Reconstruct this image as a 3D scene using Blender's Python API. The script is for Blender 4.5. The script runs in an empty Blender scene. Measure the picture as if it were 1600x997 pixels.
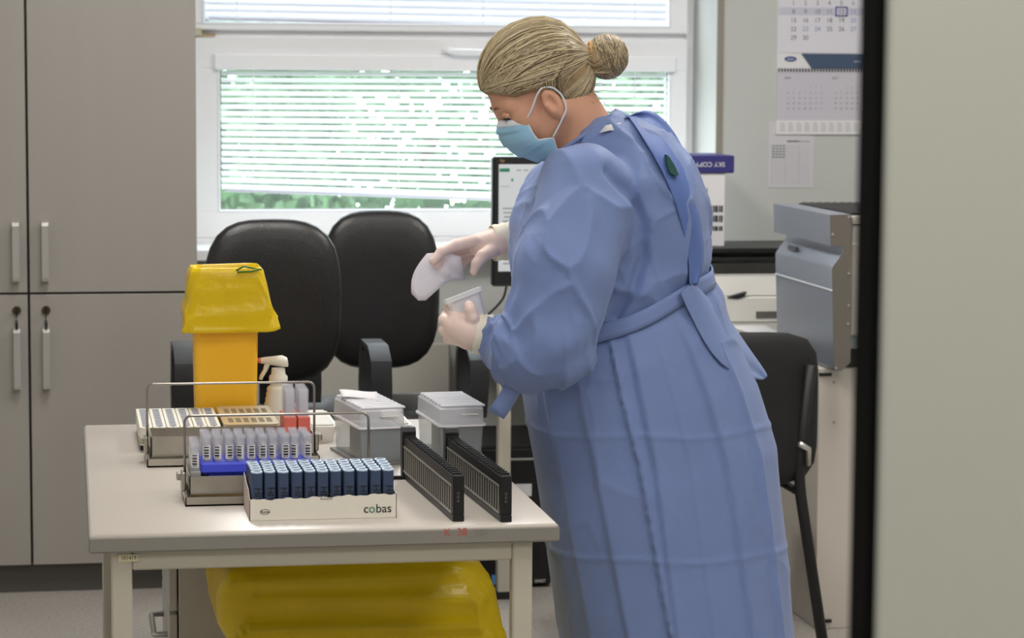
import bpy, math, random
import numpy as np
from mathutils import Vector, Matrix, noise
random.seed(7); rng = np.random.default_rng(7)
SC = bpy.context.scene; COL = SC.collection
PI = math.pi
# ------------------------------------------------------------------ camera
FPX = 4000.; TH = math.atan(398/4000.); PS = math.atan(.175*math.cos(TH)); RO = .006; CH = 1.52
fw = Vector((math.sin(PS)*math.cos(TH), math.cos(PS)*math.cos(TH), -math.sin(TH)))
_R0 = Vector((math.cos(PS), -math.sin(PS), 0)); _U0 = _R0.cross(fw)
RV = _R0*math.cos(RO)+_U0*math.sin(RO); UV = _U0*math.cos(RO)-_R0*math.sin(RO)
cam = bpy.data.cameras.new('camera'); co = bpy.data.objects.new('camera', cam); COL.objects.link(co)
cam.sensor_fit = 'HORIZONTAL'; cam.sensor_width = 36; cam.lens = 36*FPX/1600; cam.clip_start = .05
m = Matrix.Identity(4)
for i in range(3):
    m[i][0] = RV[i]; m[i][1] = UV[i]; m[i][2] = -fw[i]
m[2][3] = CH
co.matrix_world = m
cam.dof.use_dof = True; cam.dof.focus_distance = 4.75; cam.dof.aperture_fstop = 9.0
SC.camera = co
def W(px, py, x=None, y=None, z=None):
    """point seen at a pixel, on the plane x=, y= or z="""
    d = fw+RV*((px-800)/FPX)+UV*((498.5-py)/FPX)
    t = (z-CH)/d.z if z is not None else (y/d.y if y is not None else x/d.x)
    return Vector((t*d.x, t*d.y, CH+t*d.z))
# ------------------------------------------------------------------ light
w = bpy.data.worlds.new('overcast_sky'); SC.world = w; w.use_nodes = True
bg = w.node_tree.nodes['Background']; bg.inputs[0].default_value = (.86, .95, 1, 1); bg.inputs[1].default_value = 8.0
def area(name, loc, sx, sy, power, rot=(0, 0, 0), col=(1, 1, 1)):
    l = bpy.data.lights.new(name, 'AREA'); l.shape = 'RECTANGLE'; l.size = sx; l.size_y = sy; l.energy = power; l.color = col
    o = bpy.data.objects.new(name, l); COL.objects.link(o); o.location = loc; o.rotation_euler = rot
    return o
po = area('daylight_portal', (1.22, 8.42, 1.68), 1.75, 1.5, 1, (-PI/2, 0, 0)); po.data.cycles.is_portal = True
LAMPS = [(0.3, 5.9), (2.0, 5.9), (0.3, 3.3), (2.0, 3.3), (0.3, .8), (2.0, .8)]
for i, (lx, ly) in enumerate(LAMPS):
    area('ceiling_lamp_light', (lx, ly, 2.80), .56, 1.16, (26 if ly > 5 else 12 if ly > 2 else 22), (0, 0, 0), (1, .975, .95))
SC.view_settings.view_transform = 'Standard'; SC.view_settings.look = 'None'
SC.view_settings.exposure = 0.17; SC.view_settings.gamma = 1; SC.view_settings.use_curve_mapping = False
# ------------------------------------------------------------------ materials
def lin(c):
    return tuple(((v/255)/12.92 if v/255 <= .04045 else ((v/255+.055)/1.055)**2.4) for v in c)+(1,)
MATS = {}
def M(name, col=(128, 128, 128), rough=.5, metal=0., var=0., vscale=8., bump=0., bscale=60., trans=0., translucent=0., alpha=1., emit=0., spec=.5, stretch=None, col2=None, sheen=0.):
    if name in MATS: return MATS[name]
    mt = bpy.data.materials.new(name); mt.use_nodes = True; nt = mt.node_tree; N = nt.nodes; L = nt.links
    b = N['Principled BSDF']; b.inputs['Roughness'].default_value = rough; b.inputs['Metallic'].default_value = metal
    b.inputs['Specular IOR Level'].default_value = spec; b.inputs['Base Color'].default_value = lin(col)
    b.inputs['Transmission Weight'].default_value = trans
    if sheen: b.inputs['Sheen Weight'].default_value = sheen
    tc = N.new('ShaderNodeTexCoord'); src = tc.outputs['Object']
    if stretch:
        mp = N.new('ShaderNodeMapping'); mp.inputs['Scale'].default_value = stretch; L.new(src, mp.inputs[0]); src = mp.outputs[0]
    if var or col2:
        n = N.new('ShaderNodeTexNoise'); n.inputs['Scale'].default_value = vscale; n.inputs['Detail'].default_value = 5; L.new(src, n.inputs['Vector'])
        r = N.new('ShaderNodeMapRange'); r.inputs[1].default_value = .3; r.inputs[2].default_value = .7; L.new(n.outputs[0], r.inputs[0])
        mx = N.new('ShaderNodeMix'); mx.data_type = 'RGBA'; L.new(r.outputs[0], mx.inputs[0])
        c = lin(col); mx.inputs[6].default_value = tuple(v*(1-var) for v in c[:3])+(1,)
        mx.inputs[7].default_value = lin(col2) if col2 else tuple(min(1, v*(1+var)) for v in c[:3])+(1,)
        L.new(mx.outputs[2], b.inputs['Base Color'])
    if bump:
        n2 = N.new('ShaderNodeTexNoise'); n2.inputs['Scale'].default_value = bscale; n2.inputs['Detail'].default_value = 4; L.new(src, n2.inputs['Vector'])
        bp = N.new('ShaderNodeBump'); bp.inputs['Strength'].default_value = bump; bp.inputs['Distance'].default_value = .01
        L.new(n2.outputs[0], bp.inputs['Height']); L.new(bp.outputs[0], b.inputs['Normal'])
    if emit:
        b.inputs['Emission Color'].default_value = lin(col); b.inputs['Emission Strength'].default_value = emit
    out = N['Material Output']; sh = b.outputs[0]
    if translucent:
        t = N.new('ShaderNodeBsdfTranslucent'); t.inputs[0].default_value = lin(col); ms = N.new('ShaderNodeMixShader'); ms.inputs[0].default_value = translucent
        L.new(sh, ms.inputs[1]); L.new(t.outputs[0], ms.inputs[2]); sh = ms.outputs[0]
    if alpha < 1:
        t = N.new('ShaderNodeBsdfTransparent'); ms = N.new('ShaderNodeMixShader'); ms.inputs[0].default_value = alpha
        L.new(t.outputs[0], ms.inputs[1]); L.new(sh, ms.inputs[2]); sh = ms.outputs[0]
    L.new(sh, out.inputs[0]); MATS[name] = mt
    return mt
def speckle(name, base, dark, scale):
    mt = M(name, base, .35, spec=.4); nt = mt.node_tree; N = nt.nodes; L = nt.links
    v = N.new('ShaderNodeTexNoise'); v.inputs['Scale'].default_value = scale; v.inputs['Detail'].default_value = 6; v.inputs['Roughness'].default_value = .8
    tc = N.new('ShaderNodeTexCoord'); L.new(tc.outputs['Object'], v.inputs['Vector'])
    cr = N.new('ShaderNodeValToRGB'); cr.color_ramp.elements[0].position = .38; cr.color_ramp.elements[0].color = lin(dark)
    cr.color_ramp.elements[1].position = .55; cr.color_ramp.elements[1].color = lin(base); L.new(v.outputs[0], cr.inputs[0])
    L.new(cr.outputs[0], N['Principled BSDF'].inputs['Base Color']); return mt
WALL = M('wall_paint', (200, 202, 198), .7, var=.02, vscale=3, bump=.05, bscale=200)
FLOOR = speckle('speckled_vinyl', (178, 172, 164), (140, 134, 128), 90)
CEIL = M('ceiling_white', (225, 225, 222), .8, var=.02)
PVC = M('window_pvc', (248, 248, 250), .3, var=.01)
CAB = M('cabinet_laminate', (154, 149, 143), .32, var=.015, vscale=2, stretch=(6, 6, .6))
CABD = M('cabinet_gap', (32, 30, 29), .7)
KICK = M('kickboard', (84, 80, 75), .5, var=.03)
ALU = M('brushed_aluminium', (205, 203, 200), .33, .85, bump=.02, bscale=300)
BLK = M('black_plastic', (22, 22, 23), .42, var=.1, vscale=20)
BLKM = M('black_matt_metal', (24, 24, 25), .5, .2)
LEATHER = M('black_leather', (27, 25, 25), .36, var=.15, vscale=25, bump=.12, bscale=220)
ARM = M('armrest_rubber', (42, 43, 46), .4)
TTOP = M('table_laminate', (205, 197, 188), .3, var=.015, vscale=4)
TEDGE = M('table_edge_band', (138, 134, 127), .45, var=.02)
TLEG = M('table_frame_paint', (196, 190, 174), .4, var=.02)
YBAG = M('yellow_bag_plastic', (252, 224, 30), .25, var=.05, vscale=14, bump=.35, bscale=16, translucent=.35)
YBIN = M('yellow_bin_plastic', (248, 188, 34), .42, var=.03, vscale=6)
WHITE = M('white_plastic', (232, 230, 224), .4, var=.02)
CREAM = M('cream_plastic', (232, 228, 214), .45, var=.03)
STEEL = M('stainless_steel', (185, 180, 170), .34, .9, var=.12, vscale=18, bump=.03, bscale=120)
BRONZE = M('bronze_tinted_steel', (208, 194, 166), .35, .6, var=.1, vscale=12)
WIRE = M('steel_wire', (160, 155, 148), .3, .9)
NAVY = M('navy_plastic', (58, 74, 104), .42, var=.06, vscale=30)
RIM = M('pale_blue_rim', (208, 226, 248), .3)
INK = M('black_ink', (26, 27, 32), .6)
CARD = M('white_carton', (232, 226, 214), .55, var=.02)
CARDIN = M('carton_inside', (214, 196, 190), .7)
CLEAR = M('clear_plastic', (240, 240, 250), .08, alpha=.2, spec=.6)
FROST = M('frosted_plastic', (226, 226, 232), .35, alpha=.55)
FROST2 = M('smoky_clear_plastic', (176, 182, 186), .2, alpha=.45)
GREYIN = M('grey_insert', (106, 113, 114), .45, var=.03)
BLUE = M('blue_rack_plastic', (70, 84, 226), .4, var=.03)
RED = M('coral_red_plastic', (214, 104, 90), .45, var=.04)
PAPER = M('paper_white', (232, 230, 232), .75, var=.01)
GREYP = M('grey_plastic', (150, 150, 150), .45)
SCREEN = M('screen_glow', (190, 194, 198), .3, emit=.28)
GREEN = M('green_mark', (40, 120, 90), .6)
ORD = ['first', 'second', 'third', 'fourth', 'fifth', 'sixth', 'seventh', 'eighth', 'ninth', 'tenth', 'eleventh']
# ------------------------------------------------------------------ mesh helpers
class MB:
    def __init__(s): s.v = []; s.f = []
    def add(s, vs, fs):
        o = len(s.v); s.v += [tuple(p) for p in vs]; s.f += [tuple(i+o for i in f) for f in fs]; return s
    def box(s, x0, x1, y0, y1, z0, z1, mat=None, bev=0):
        if bev:
            b = min(bev, (x1-x0)/2.01, (y1-y0)/2.01, (z1-z0)/2.01); vs = []
            for sx in (0, 1):
                for sy in (0, 1):
                    for sz in (0, 1):
                        X = (x0, x1)[sx]; Y = (y0, y1)[sy]; Z = (z0, z1)[sz]; ix = b*(1-2*sx); iy = b*(1-2*sy); iz = b*(1-2*sz)
                        vs += [(X, Y+iy, Z+iz), (X+ix, Y, Z+iz), (X+ix, Y+iy, Z)]
            id = lambda sx, sy, sz, k: (sx*4+sy*2+sz)*3+k
            fs = []
            for sgn in (0, 1):
                fs.append([id(sgn, 0, 0, 0), id(sgn, 1, 0, 0), id(sgn, 1, 1, 0), id(sgn, 0, 1, 0)])
                fs.append([id(0, sgn, 0, 1), id(1, sgn, 0, 1), id(1, sgn, 1, 1), id(0, sgn, 1, 1)])
                fs.append([id(0, 0, sgn, 2), id(1, 0, sgn, 2), id(1, 1, sgn, 2), id(0, 1, sgn, 2)])
            for a in (0, 1):
                for b2 in (0, 1):
                    fs.append([id(a, b2, 0, 0), id(a, b2, 0, 1), id(a, b2, 1, 1), id(a, b2, 1, 0)])
                    fs.append([id(a, 0, b2, 0), id(a, 0, b2, 2), id(a, 1, b2, 2), id(a, 1, b2, 0)])
                    fs.append([id(0, a, b2, 1), id(0, a, b2, 2), id(1, a, b2, 2), id(1, a, b2, 1)])
                    for c in (0, 1): fs.append([id(a, b2, c, 0), id(a, b2, c, 1), id(a, b2, c, 2)])
        else:
            vs = [(x, y, z) for x in (x0, x1) for y in (y0, y1) for z in (z0, z1)]
            fs = [(0, 1, 3, 2), (4, 6, 7, 5), (0, 4, 5, 1), (2, 3, 7, 6), (0, 2, 6, 4), (1, 5, 7, 3)]
        if mat is not None: vs = [mat @ Vector(p) for p in vs]
        return s.add(vs, fs)
    def loft(s, rings, close=True, caps=True):
        n = len(rings[0]); o = len(s.v)
        for r in rings: s.v += [tuple(p) for p in r]
        for i in range(len(rings)-1):
            for j in range(n if close else n-1):
                k = (j+1) % n
                s.f.append((o+i*n+j, o+i*n+k, o+(i+1)*n+k, o+(i+1)*n+j))
        if caps and close:
            s.f.append(tuple(o+j for j in range(n))[::-1]); s.f.append(tuple(o+(len(rings)-1)*n+j for j in range(n)))
        return s
    def tube(s, path, r, n=8, caps=True):
        path = [Vector(p) for p in path]; rs = r if isinstance(r, (list, tuple)) else [r]*len(path)
        rings = []; t0 = (path[1]-path[0]).normalized(); up = Vector((0, 0, 1)) if abs(t0.z) < .9 else Vector((1, 0, 0))
        nrm = t0.cross(up).normalized()
        for i, p in enumerate(path):
            t = (path[min(i+1, len(path)-1)]-path[max(i-1, 0)]).normalized()
            nrm = (nrm-t*nrm.dot(t)).normalized(); b = t.cross(nrm)
            rings.append([p+(nrm*math.cos(a)+b*math.sin(a))*rs[i] for a in [2*PI*k/n for k in range(n)]])
        return s.loft(rings, True, caps)
    def lathe(s, prof, c, n=24, caps=True, sx=1, sy=1):
        return s.loft([[(c[0]+r*sx*math.cos(2*PI*k/n), c[1]+r*sy*math.sin(2*PI*k/n), c[2]+z) for k in range(n)] for r, z in prof], True, caps)
    def prism(s, poly, axis, a0, a1):
        def P(u, v, a): return {'x': (a, u, v), 'y': (u, a, v), 'z': (u, v, a)}[axis]
        return s.loft([[P(u, v, a0) for u, v in poly], [P(u, v, a1) for u, v in poly]])
    def sheet(s, grid, th=0, nrm=None):
        n = len(grid[0]); o = len(s.v)
        for r in grid: s.v += [tuple(p) for p in r]
        s.f += [(o+i*n+j, o+i*n+j+1, o+(i+1)*n+j+1, o+(i+1)*n+j) for i in range(len(grid)-1) for j in range(n-1)]
        return s
def smooth(P, n=5):
    P = [Vector(p) for p in P]; out = []
    for i in range(len(P)-1):
        a, b, c, d = P[max(0, i-1)], P[i], P[i+1], P[min(len(P)-1, i+2)]
        for k in range(n):
            t = k/n; out.append(.5*((2*b)+(c-a)*t+(2*a-5*b+4*c-d)*t*t+(3*b-a-3*c+d)*t**3))
    return out+[P[-1]]
def rrect(w, d, r, n=4, ox=0, oy=0):
    pts = []
    for cx, cy, a0 in ((w/2-r, d/2-r, 0), (-w/2+r, d/2-r, PI/2), (-w/2+r, -d/2+r, PI), (w/2-r, -d/2+r, 1.5*PI)):
        for k in range(n+1):
            a = a0+PI/2*k/n; pts.append((ox+cx+r*math.cos(a), oy+cy+r*math.sin(a)))
    return pts
def fixn(me):
    import bmesh
    b = bmesh.new(); b.from_mesh(me); bmesh.ops.recalc_face_normals(b, faces=b.faces); b.to_mesh(me); b.free()
def part(name, mb, mat, parent=None, smooth=False, solid=0, label=None, sub=0):
    me = bpy.data.meshes.new(name); me.from_pydata(mb.v, [], mb.f); fixn(me); me.materials.append(mat)
    o = bpy.data.objects.new(name, me); COL.objects.link(o)
    if smooth: me.shade_smooth() if smooth is True else me.shade_auto_smooth(smooth) if hasattr(me, 'shade_auto_smooth') else me.shade_smooth()
    if smooth and smooth is not True:
        for p in me.polygons: p.use_smooth = True
        me.set_sharp_from_angle(angle=smooth)
    if parent is not None:
        o.parent = parent
        if parent.type == 'EMPTY': o.location = -parent.location
    if solid:
        md = o.modifiers.new('thickness', 'SOLIDIFY'); md.thickness = solid; md.offset = 0
    if sub:
        md = o.modifiers.new('subdivision', 'SUBSURF'); md.levels = sub; md.render_levels = sub
    if label: o['label'] = label
    return o
def thing(name, label, cat, loc=(0, 0, 0), group=None):
    o = bpy.data.objects.new(name, None); COL.objects.link(o); o.location = loc; o.empty_display_size = .05
    o['label'] = label; o['category'] = cat
    if group: o['group'] = group
    return o
def tag(o, label, cat, group=None):
    o['label'] = label; o['category'] = cat
    if group: o['group'] = group
    return o
def struct(name, mb, mat, parent=None, **k):
    o = part(name, mb, mat, parent, **k)
    if parent is None: o['kind'] = 'structure'
    return o
def dup(root, loc, rz=0., label=None):
    r = root.copy(); COL.objects.link(r); r.location = loc; r.rotation_euler = (0, 0, rz)
    if label: r['label'] = label
    for ch in list(root.children):
        c = ch.copy(); COL.objects.link(c); c.parent = r
        for g in ch.children:
            d = g.copy(); COL.objects.link(d); d.parent = c
    return r
def text(name, s, size, mtx, mat, parent=None, ext=.0003, align='CENTER', sx=1.):
    cu = bpy.data.curves.new(name, 'FONT'); cu.body = s; cu.size = size; cu.extrude = ext; cu.align_x = align; cu.align_y = 'CENTER'
    to = bpy.data.objects.new(name, cu); COL.objects.link(to)
    me = bpy.data.meshes.new_from_object(to.evaluated_get(bpy.context.evaluated_depsgraph_get())); bpy.data.objects.remove(to)
    me.transform(mtx @ Matrix.Diagonal((sx, 1, 1, 1))); me.materials.clear(); me.materials.append(mat)
    o = bpy.data.objects.new(name, me); COL.objects.link(o)
    if parent is not None:
        o.parent = parent
        if parent.type == 'EMPTY': o.location = -parent.location
    return o
FRONT = Matrix.Rotation(PI/2, 4, 'X')            # text plane facing the camera (-Y)
def fr(x, y, z, rot=0.): return Matrix.Translation((x, y, z)) @ FRONT @ Matrix.Rotation(rot, 4, 'Z')
# ------------------------------------------------------------------ the room
WY = 7.92; GY = 8.2; XL, XR, YB = -1.2, 3.3, -2.2; ZC = 2.9
OX0, OX1, OZ0, OZ1 = .33, 2.035, .945, 2.42
struct('floor', MB().box(XL-.2, XR+.2, YB-.2, WY+.4, -.1, 0), FLOOR)
struct('ceiling', MB().box(XL-.2, XR+.2, YB-.2, WY+.4, ZC, ZC+.1), CEIL)
wb = MB(); wb.box(XL-.2, OX0, WY, WY+.4, 0, ZC).box(OX1, XR+.2, WY, WY+.4, 0, ZC).box(OX0, OX1, WY, WY+.4, 0, OZ0).box(OX0, OX1, WY, WY+.4, OZ1, ZC)
struct('wall_back', wb, WALL)
struct('wall_left', MB().box(XL-.2, XL, YB, WY, 0, ZC), WALL)
struct('wall_right', MB().box(XR, XR+.2, YB, WY, 0, ZC), WALL)
struct('wall_front', MB().box(XL-.2, XR+.2, YB-.2, YB, 0, ZC), WALL)
struct('trim_1', MB().box(OX1-.002, OX1+.018, WY-.006, WY+.006, OZ0, OZ1), M('corner_bead', (150, 143, 132), .6))
struct('baseboard_back', MB().box(.38, XR, WY-.012, WY, 0, .07), M('baseboard', (150, 146, 140), .5))
sill = struct('trim_2', MB().box(OX0-.02, OX1+.02, WY-.07, GY+.02, OZ0-.03, OZ0+.004, bev=.003), PVC); sill['label'] = 'white window sill board'
# ceiling lamps
for i, (lx, ly) in enumerate(LAMPS):
    t = thing('ceiling_lamp', 'flat rectangular ceiling lamp panel above the laboratory', 'lamp', (lx, ly, 2.9), 'ceiling lamp panels')
    fm = MB()
    for a in ((-.31, .31, -.61, -.585), (-.31, .31, .585, .61), (-.31, -.285, -.585, .585), (.285, .31, -.585, .585)): fm.box(lx+a[0], lx+a[1], ly+a[2], ly+a[3], 2.83, 2.9)
    part('frame', fm, WHITE, t); part('diffuser', MB().box(lx-.285, lx+.285, ly-.585, ly+.585, 2.84, 2.85), M('lamp_diffuser', (255, 244, 228), .5, emit=1.5), t)
# window
win = bpy.data.objects.new('window_1', None); COL.objects.link(win); win['kind'] = 'structure'; win.location = (1.18, GY, OZ0)
def ring(x0, x1, z0, z1, wl, wr, wbm, wt, y0, y1, bev=.004):
    return MB().box(x0, x1, y0, y1, z0, z0+wbm, bev=bev).box(x0, x1, y0, y1, z1-wt, z1, bev=bev).box(x0, x0+wl, y0+.0004, y1, z0+wbm-.004, z1-wt+.004, bev=bev).box(x1-wr, x1, y0+.0004, y1, z0+wbm-.004, z1-wt+.004, bev=bev)
part('window_frame', ring(OX0, OX1, OZ0, OZ1, .035, .03, .022, .06, GY+.03, GY+.1).box(OX0+.03, OX1-.03, GY+.03, GY+.1, 1.595, 1.625, bev=.003).box(OX0, OX1, GY-.012, GY+.035, OZ0, .9625, bev=.003), PVC, win)
s1 = part('lower_sash', ring(.372, 2.008, .962, 1.601, .107, .062, .088, .1, GY, GY+.07), PVC, win)
part('bead', ring(.474, 1.952, 1.044, 1.502, .008, .008, .008, .004, GY-.004, GY+.06, .002), M('bead_white', (245, 246, 250), .25), s1)
part('blind_cassette', MB().box(.462, 1.965, GY-.022, GY, 1.497, 1.548, bev=.005), PVC, s1)
part('gasket', ring(.481, 1.945, 1.051, 1.499, .004, .004, .003, .003, GY+.02, GY+.03, .001), BLK, s1)
GLASS = M('window_pane', (240, 246, 246), .02, alpha=.06, spec=.6)
part('pane', MB().box(.48, 1.946, GY+.034, GY+.04, 1.05, 1.502), GLASS, s1)
s2 = part('upper_sash', ring(.372, 2.008, 1.622, 2.40, .058, .062, .024, .06, GY, GY+.07), PVC, win)
part('pane', MB().box(.428, 1.948, GY+.034, GY+.04, 1.645, 2.345), GLASS, s2)
part('bead', ring(.426, 1.95, 1.64, 2.345, .01, .01, .008, .008, GY-.004, GY+.03, .002), MATS['bead_white'], s2)
hp = W(700, 80, y=GY)
hd = part('handle', MB().box(hp.x-.018, hp.x+.018, GY-.014, GY, hp.z-.014, hp.z+.014, bev=.005).tube([(hp.x, GY-.01, hp.z), (hp.x, GY-.045, hp.z), (hp.x+.02, GY-.05, hp.z), (hp.x+.13, GY-.05, hp.z-.002)], .009, 10), PVC, win, smooth=.7)
hg = part('hinge_cover', MB().box(.36, .425, GY-.012, GY+.02, 1.603, 1.628, bev=.003), M('aged_hinge', (206, 198, 172), .5), win)
part('hinge_pin', MB().box(.425, .468, GY-.006, GY+.01, 1.604, 1.61), M('brass', (170, 140, 80), .4, .6), win)
SLAT = M('blind_slat', (236, 239, 246), .4, translucent=.12)
def blind(label, x0, x1, z1, n, pitch, wd, tilt, slope0, slope1, yy, SLAT=SLAT):
    t = thing('venetian_blind', label, 'blind', ((x0+x1)/2, yy, z1-n*pitch))
    xm = (x0+x1)/2
    for i in range(n):
        z = z1-(i+.5)*pitch; sl = slope0+(slope1-slope0)*(i/n)**2; b = MB(); g = []
        for k in range(5):
            q = (k/4-.5)*wd; cz = -.0012*(1-(2*k/4-1)**2)
            g.append([(x, yy+q*math.cos(tilt), z+q*math.sin(tilt)-cz-sl*(x-x0-.1)) for x in (x0, xm, x1)])
        b.sheet(g); part('slat', b, SLAT, t, smooth=True)
    zb = z1-n*pitch
    part('bottom_rail', MB().tube([(x0+.01, yy, zb-slope1*-.09), (x1-.005, yy, zb-slope1*(x1-x0-.1))], .0055, 8), M('rail_grey', (206, 204, 214), .4), t, smooth=True)
    for cx in [x0+.1, (x0+x1)/2-.16, (x0+x1)/2+.14, x1-.11]:
        part('ladder_cord', MB().tube([(cx, yy-wd*.52, z1), (cx, yy-wd*.52, zb-slope1*(cx-x0-.1))], .0016, 5), WHITE, t)
    return t
blind('white venetian blind hanging in the lower window sash, bottom rail askew', .487, 1.94, 1.497, 18, .0214, .0208, .80, 0, .036, GY+.012)
blind('nearly closed white venetian blind in the upper window sash', .438, 1.938, 2.33, 31, .0217, .025, 1.12, 0, .012, GY+.012, M('upper_slat', (226, 230, 240), .4, translucent=.04))
# greenery outside
LEAF = M('leaf_green', (92, 122, 88), .5, var=.4, vscale=3, translucent=.4)
struct('ground_outside', MB().box(-8, 12, 8.6, 30, -.5, -.4), M('lawn', (110, 140, 80), .9, var=.2))
for k, (bx, by, bz, rx, rz) in enumerate([(.55, 13.0, 1.0, .95, 1.5), (2.1, 15.0, 1.1, 1.25, 1.6), (3.4, 13.0, 1.0, .95, 1.5), (5.8, 15.0, 1.0, 1.4, 1.5)]):
    t = thing('garden_bush', ['rounded leafy bush outside the window, beyond the cupboard side', 'low leafy bush outside the middle of the window', 'dense leafy bush outside the window behind the head', 'tall leafy bush outside, beyond the window reveal'][k], 'bush', (bx, by, -.4))
    b = MB()
    for i in range(7000):
        d = Vector((rng.normal(), rng.normal(), rng.normal())).normalized(); r = rng.uniform(.65, 1)
        c = Vector((bx+d.x*rx*r, by+d.y*rx*.6*r, max(-.3, bz+d.z*rz*r))); u = Vector((rng.normal(), rng.normal(), rng.normal())).normalized()*.05; v = u.cross(d).normalized()*.035
        b.add([c-u, c+v, c+u, c-v], [(0, 1, 2, 3)])
    part('foliage', b, LEAF, t); part('stem', MB().tube([(bx, by, -.4), (bx, by, bz)], .05, 8), M('bark', (90, 70, 55), .9), t)
# door standing open at the right, close to the camera
dx = W(1378, 500, y=1.6).x
d1 = struct('door_1', MB().box(dx, dx+.85, 1.6, 1.64, .01, 2.1, bev=.003), M('door_laminate', (186, 187, 176), .5, var=.015, vscale=2))
part('edge_seal', MB().box(dx-.0065, dx, 1.602, 1.638, .01, 2.1), M('seal_rubber', (6, 6, 6), .9, spec=.1), d1)
# radiator
t = thing('radiator', 'flat light grey radiator below the window behind the chairs', 'radiator', (.8, 7.83, 0))
RADM = M('radiator_paint', (192, 188, 178), .45)
part('panel', MB().box(.45, 1.165, 7.80, 7.82, .14, .66, bev=.006), RADM, t); part('top_grille', MB().box(.45, 1.165, 7.82, 7.89, .645, .66), RADM, t)
part('bracket', MB().box(.6, .64, 7.82, 7.90, .3, .5), RADM, t)
part('foot', MB().box(.6, .63, 7.82, 7.86, 0, .16), RADM, t)
# ------------------------------------------------------------------ cupboard
CY = 7.347; t = thing('tall_cupboard', 'tall grey laminate cupboard with four doors beside the window', 'cupboard', (-.11, 7.6, 0))
part('carcass', MB().box(-.585, .364, CY+.02, WY-.005, .086, 2.4), M('carcass_side', (120, 116, 112), .5), t)
part('kickboard', MB().box(-.58, .36, CY+.04, CY+.06, 0, .086), KICK, t)
part('gap_shadow_strip', MB().box(-.575, .355, CY+.012, CY+.0195, .09, 2.39), CABD, t)
for lower in (0, 1):
    for sd in (0, 1):
        x0, x1 = ((-.583, -.1135), (-.1065, .364))[sd]; z0, z1 = ((.8685, 2.395), (.086, .8625))[lower]
        d = part('door', MB().box(x0, x1, CY, CY+.018, z0, z1, bev=.0015), CAB, t)
        hx0 = (W(25, 400, y=CY).x, W(71, 400, y=CY).x)[sd]; za, zb = ((W(25, 346, y=CY).z, W(25, 440, y=CY).z), (W(25, 512, y=CY).z, W(25, 608, y=CY).z))[lower]
        part('handle', MB().prism([(CY, za), (CY-.03, za-.002), (CY-.032, za-.012), (CY-.032, zb+.012), (CY-.03, zb+.002), (CY, zb), (CY, zb+.008), (CY-.022, zb+.012), (CY-.022, za-.012), (CY, za-.008)], 'x', hx0-.0095, hx0+.0095), ALU, d)
        if lower:
            lz = W(27, 485, y=CY).z
            lk = MB(); lk.loft([[(hx0+.0125*math.cos(a), CY-yy, lz+.0125*math.sin(a)) for a in np.linspace(0, 2*PI, 17)[:-1]] for yy in (0, .006)])
            part('lock', lk, M('dark_brass', (92, 80, 62), .35, .8), d, smooth=.6)
            part('key', MB().box(hx0-.002, hx0+.002, CY-.03, CY-.006, lz-.012, lz+.012, bev=.001).tube([(hx0, CY-.03, lz-.012), (hx0, CY-.032, lz-.022)], .0018, 6).tube([(hx0, CY-.032, lz-.024), (hx0, CY-.035, lz-.034), (hx0, CY-.036, lz-.052)], [.003, .0045, .003], 8), BLK, d)
# ------------------------------------------------------------------ table
TX0, TX1, TY0, TY1, TZ = .03, .812, 4.19, 5.48, .75
t = thing('laboratory_table', 'light grey laboratory table with painted metal frame, racks on top', 'table', (.42, 4.83, 0))
top = part('table_top', MB().box(TX0, TX1, TY0, TY1, TZ-.012, TZ, bev=.005), TTOP, t, smooth=.9)
part('edge_band', MB().box(TX0-.0015, TX1+.0015, TY0-.0015, TY1+.0015, TZ-.032, TZ-.005, bev=.003), TEDGE, t)
lw = .034
for lx in (TX0+.035, TX1-.075):
    for ly in (TY0+.02, TY1-.06):
        lg = part('leg', MB().box(lx, lx+lw, ly, ly+lw, .015, TZ-.0325, bev=.003), TLEG, t)
        part('foot_cap', MB().box(lx-.001, lx+lw+.001, ly-.001, ly+lw+.001, 0, .016), BLK, lg)
for ly in (TY0+.02, TY1-.06): part('rail', MB().box(TX0+.069, TX1-.075, ly+.002, ly+lw-.002, TZ-.066, TZ-.0325, bev=.003), TLEG, t)
for lx in (TX0+.035, TX1-.075): part('rail', MB().box(lx+.002, lx+lw-.002, TY0+.054, TY1-.06, TZ-.066, TZ-.0325, bev=.003), TLEG, t)
lb = W(200, 872, y=TY0+.02)
sk = part('inventory_label', MB().box(lb.x-.016, lb.x+.016, TY0+.0185, TY0+.0199, lb.z-.006, lb.z+.006), M('label_cream', (222, 212, 178), .6), t)
text('label_print', '101419', .0085, fr(lb.x+.001, TY0+.0183, lb.z), INK, sk)
p = W(712, 832, y=TY0-.0017)
MARK = M('red_marker', (190, 84, 80), .7)
text('handwriting', 'K  38', .018, fr(p.x, TY0-.0018, p.z, .02), MARK, top, ext=.0002)
p = W(752, 832, y=TY0-.0017); text('handwriting', 'TZ1', .014, fr(p.x, TY0-.0018, p.z, .1), M('faint_marker', (128, 124, 124), .7), top, ext=.0002)
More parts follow.
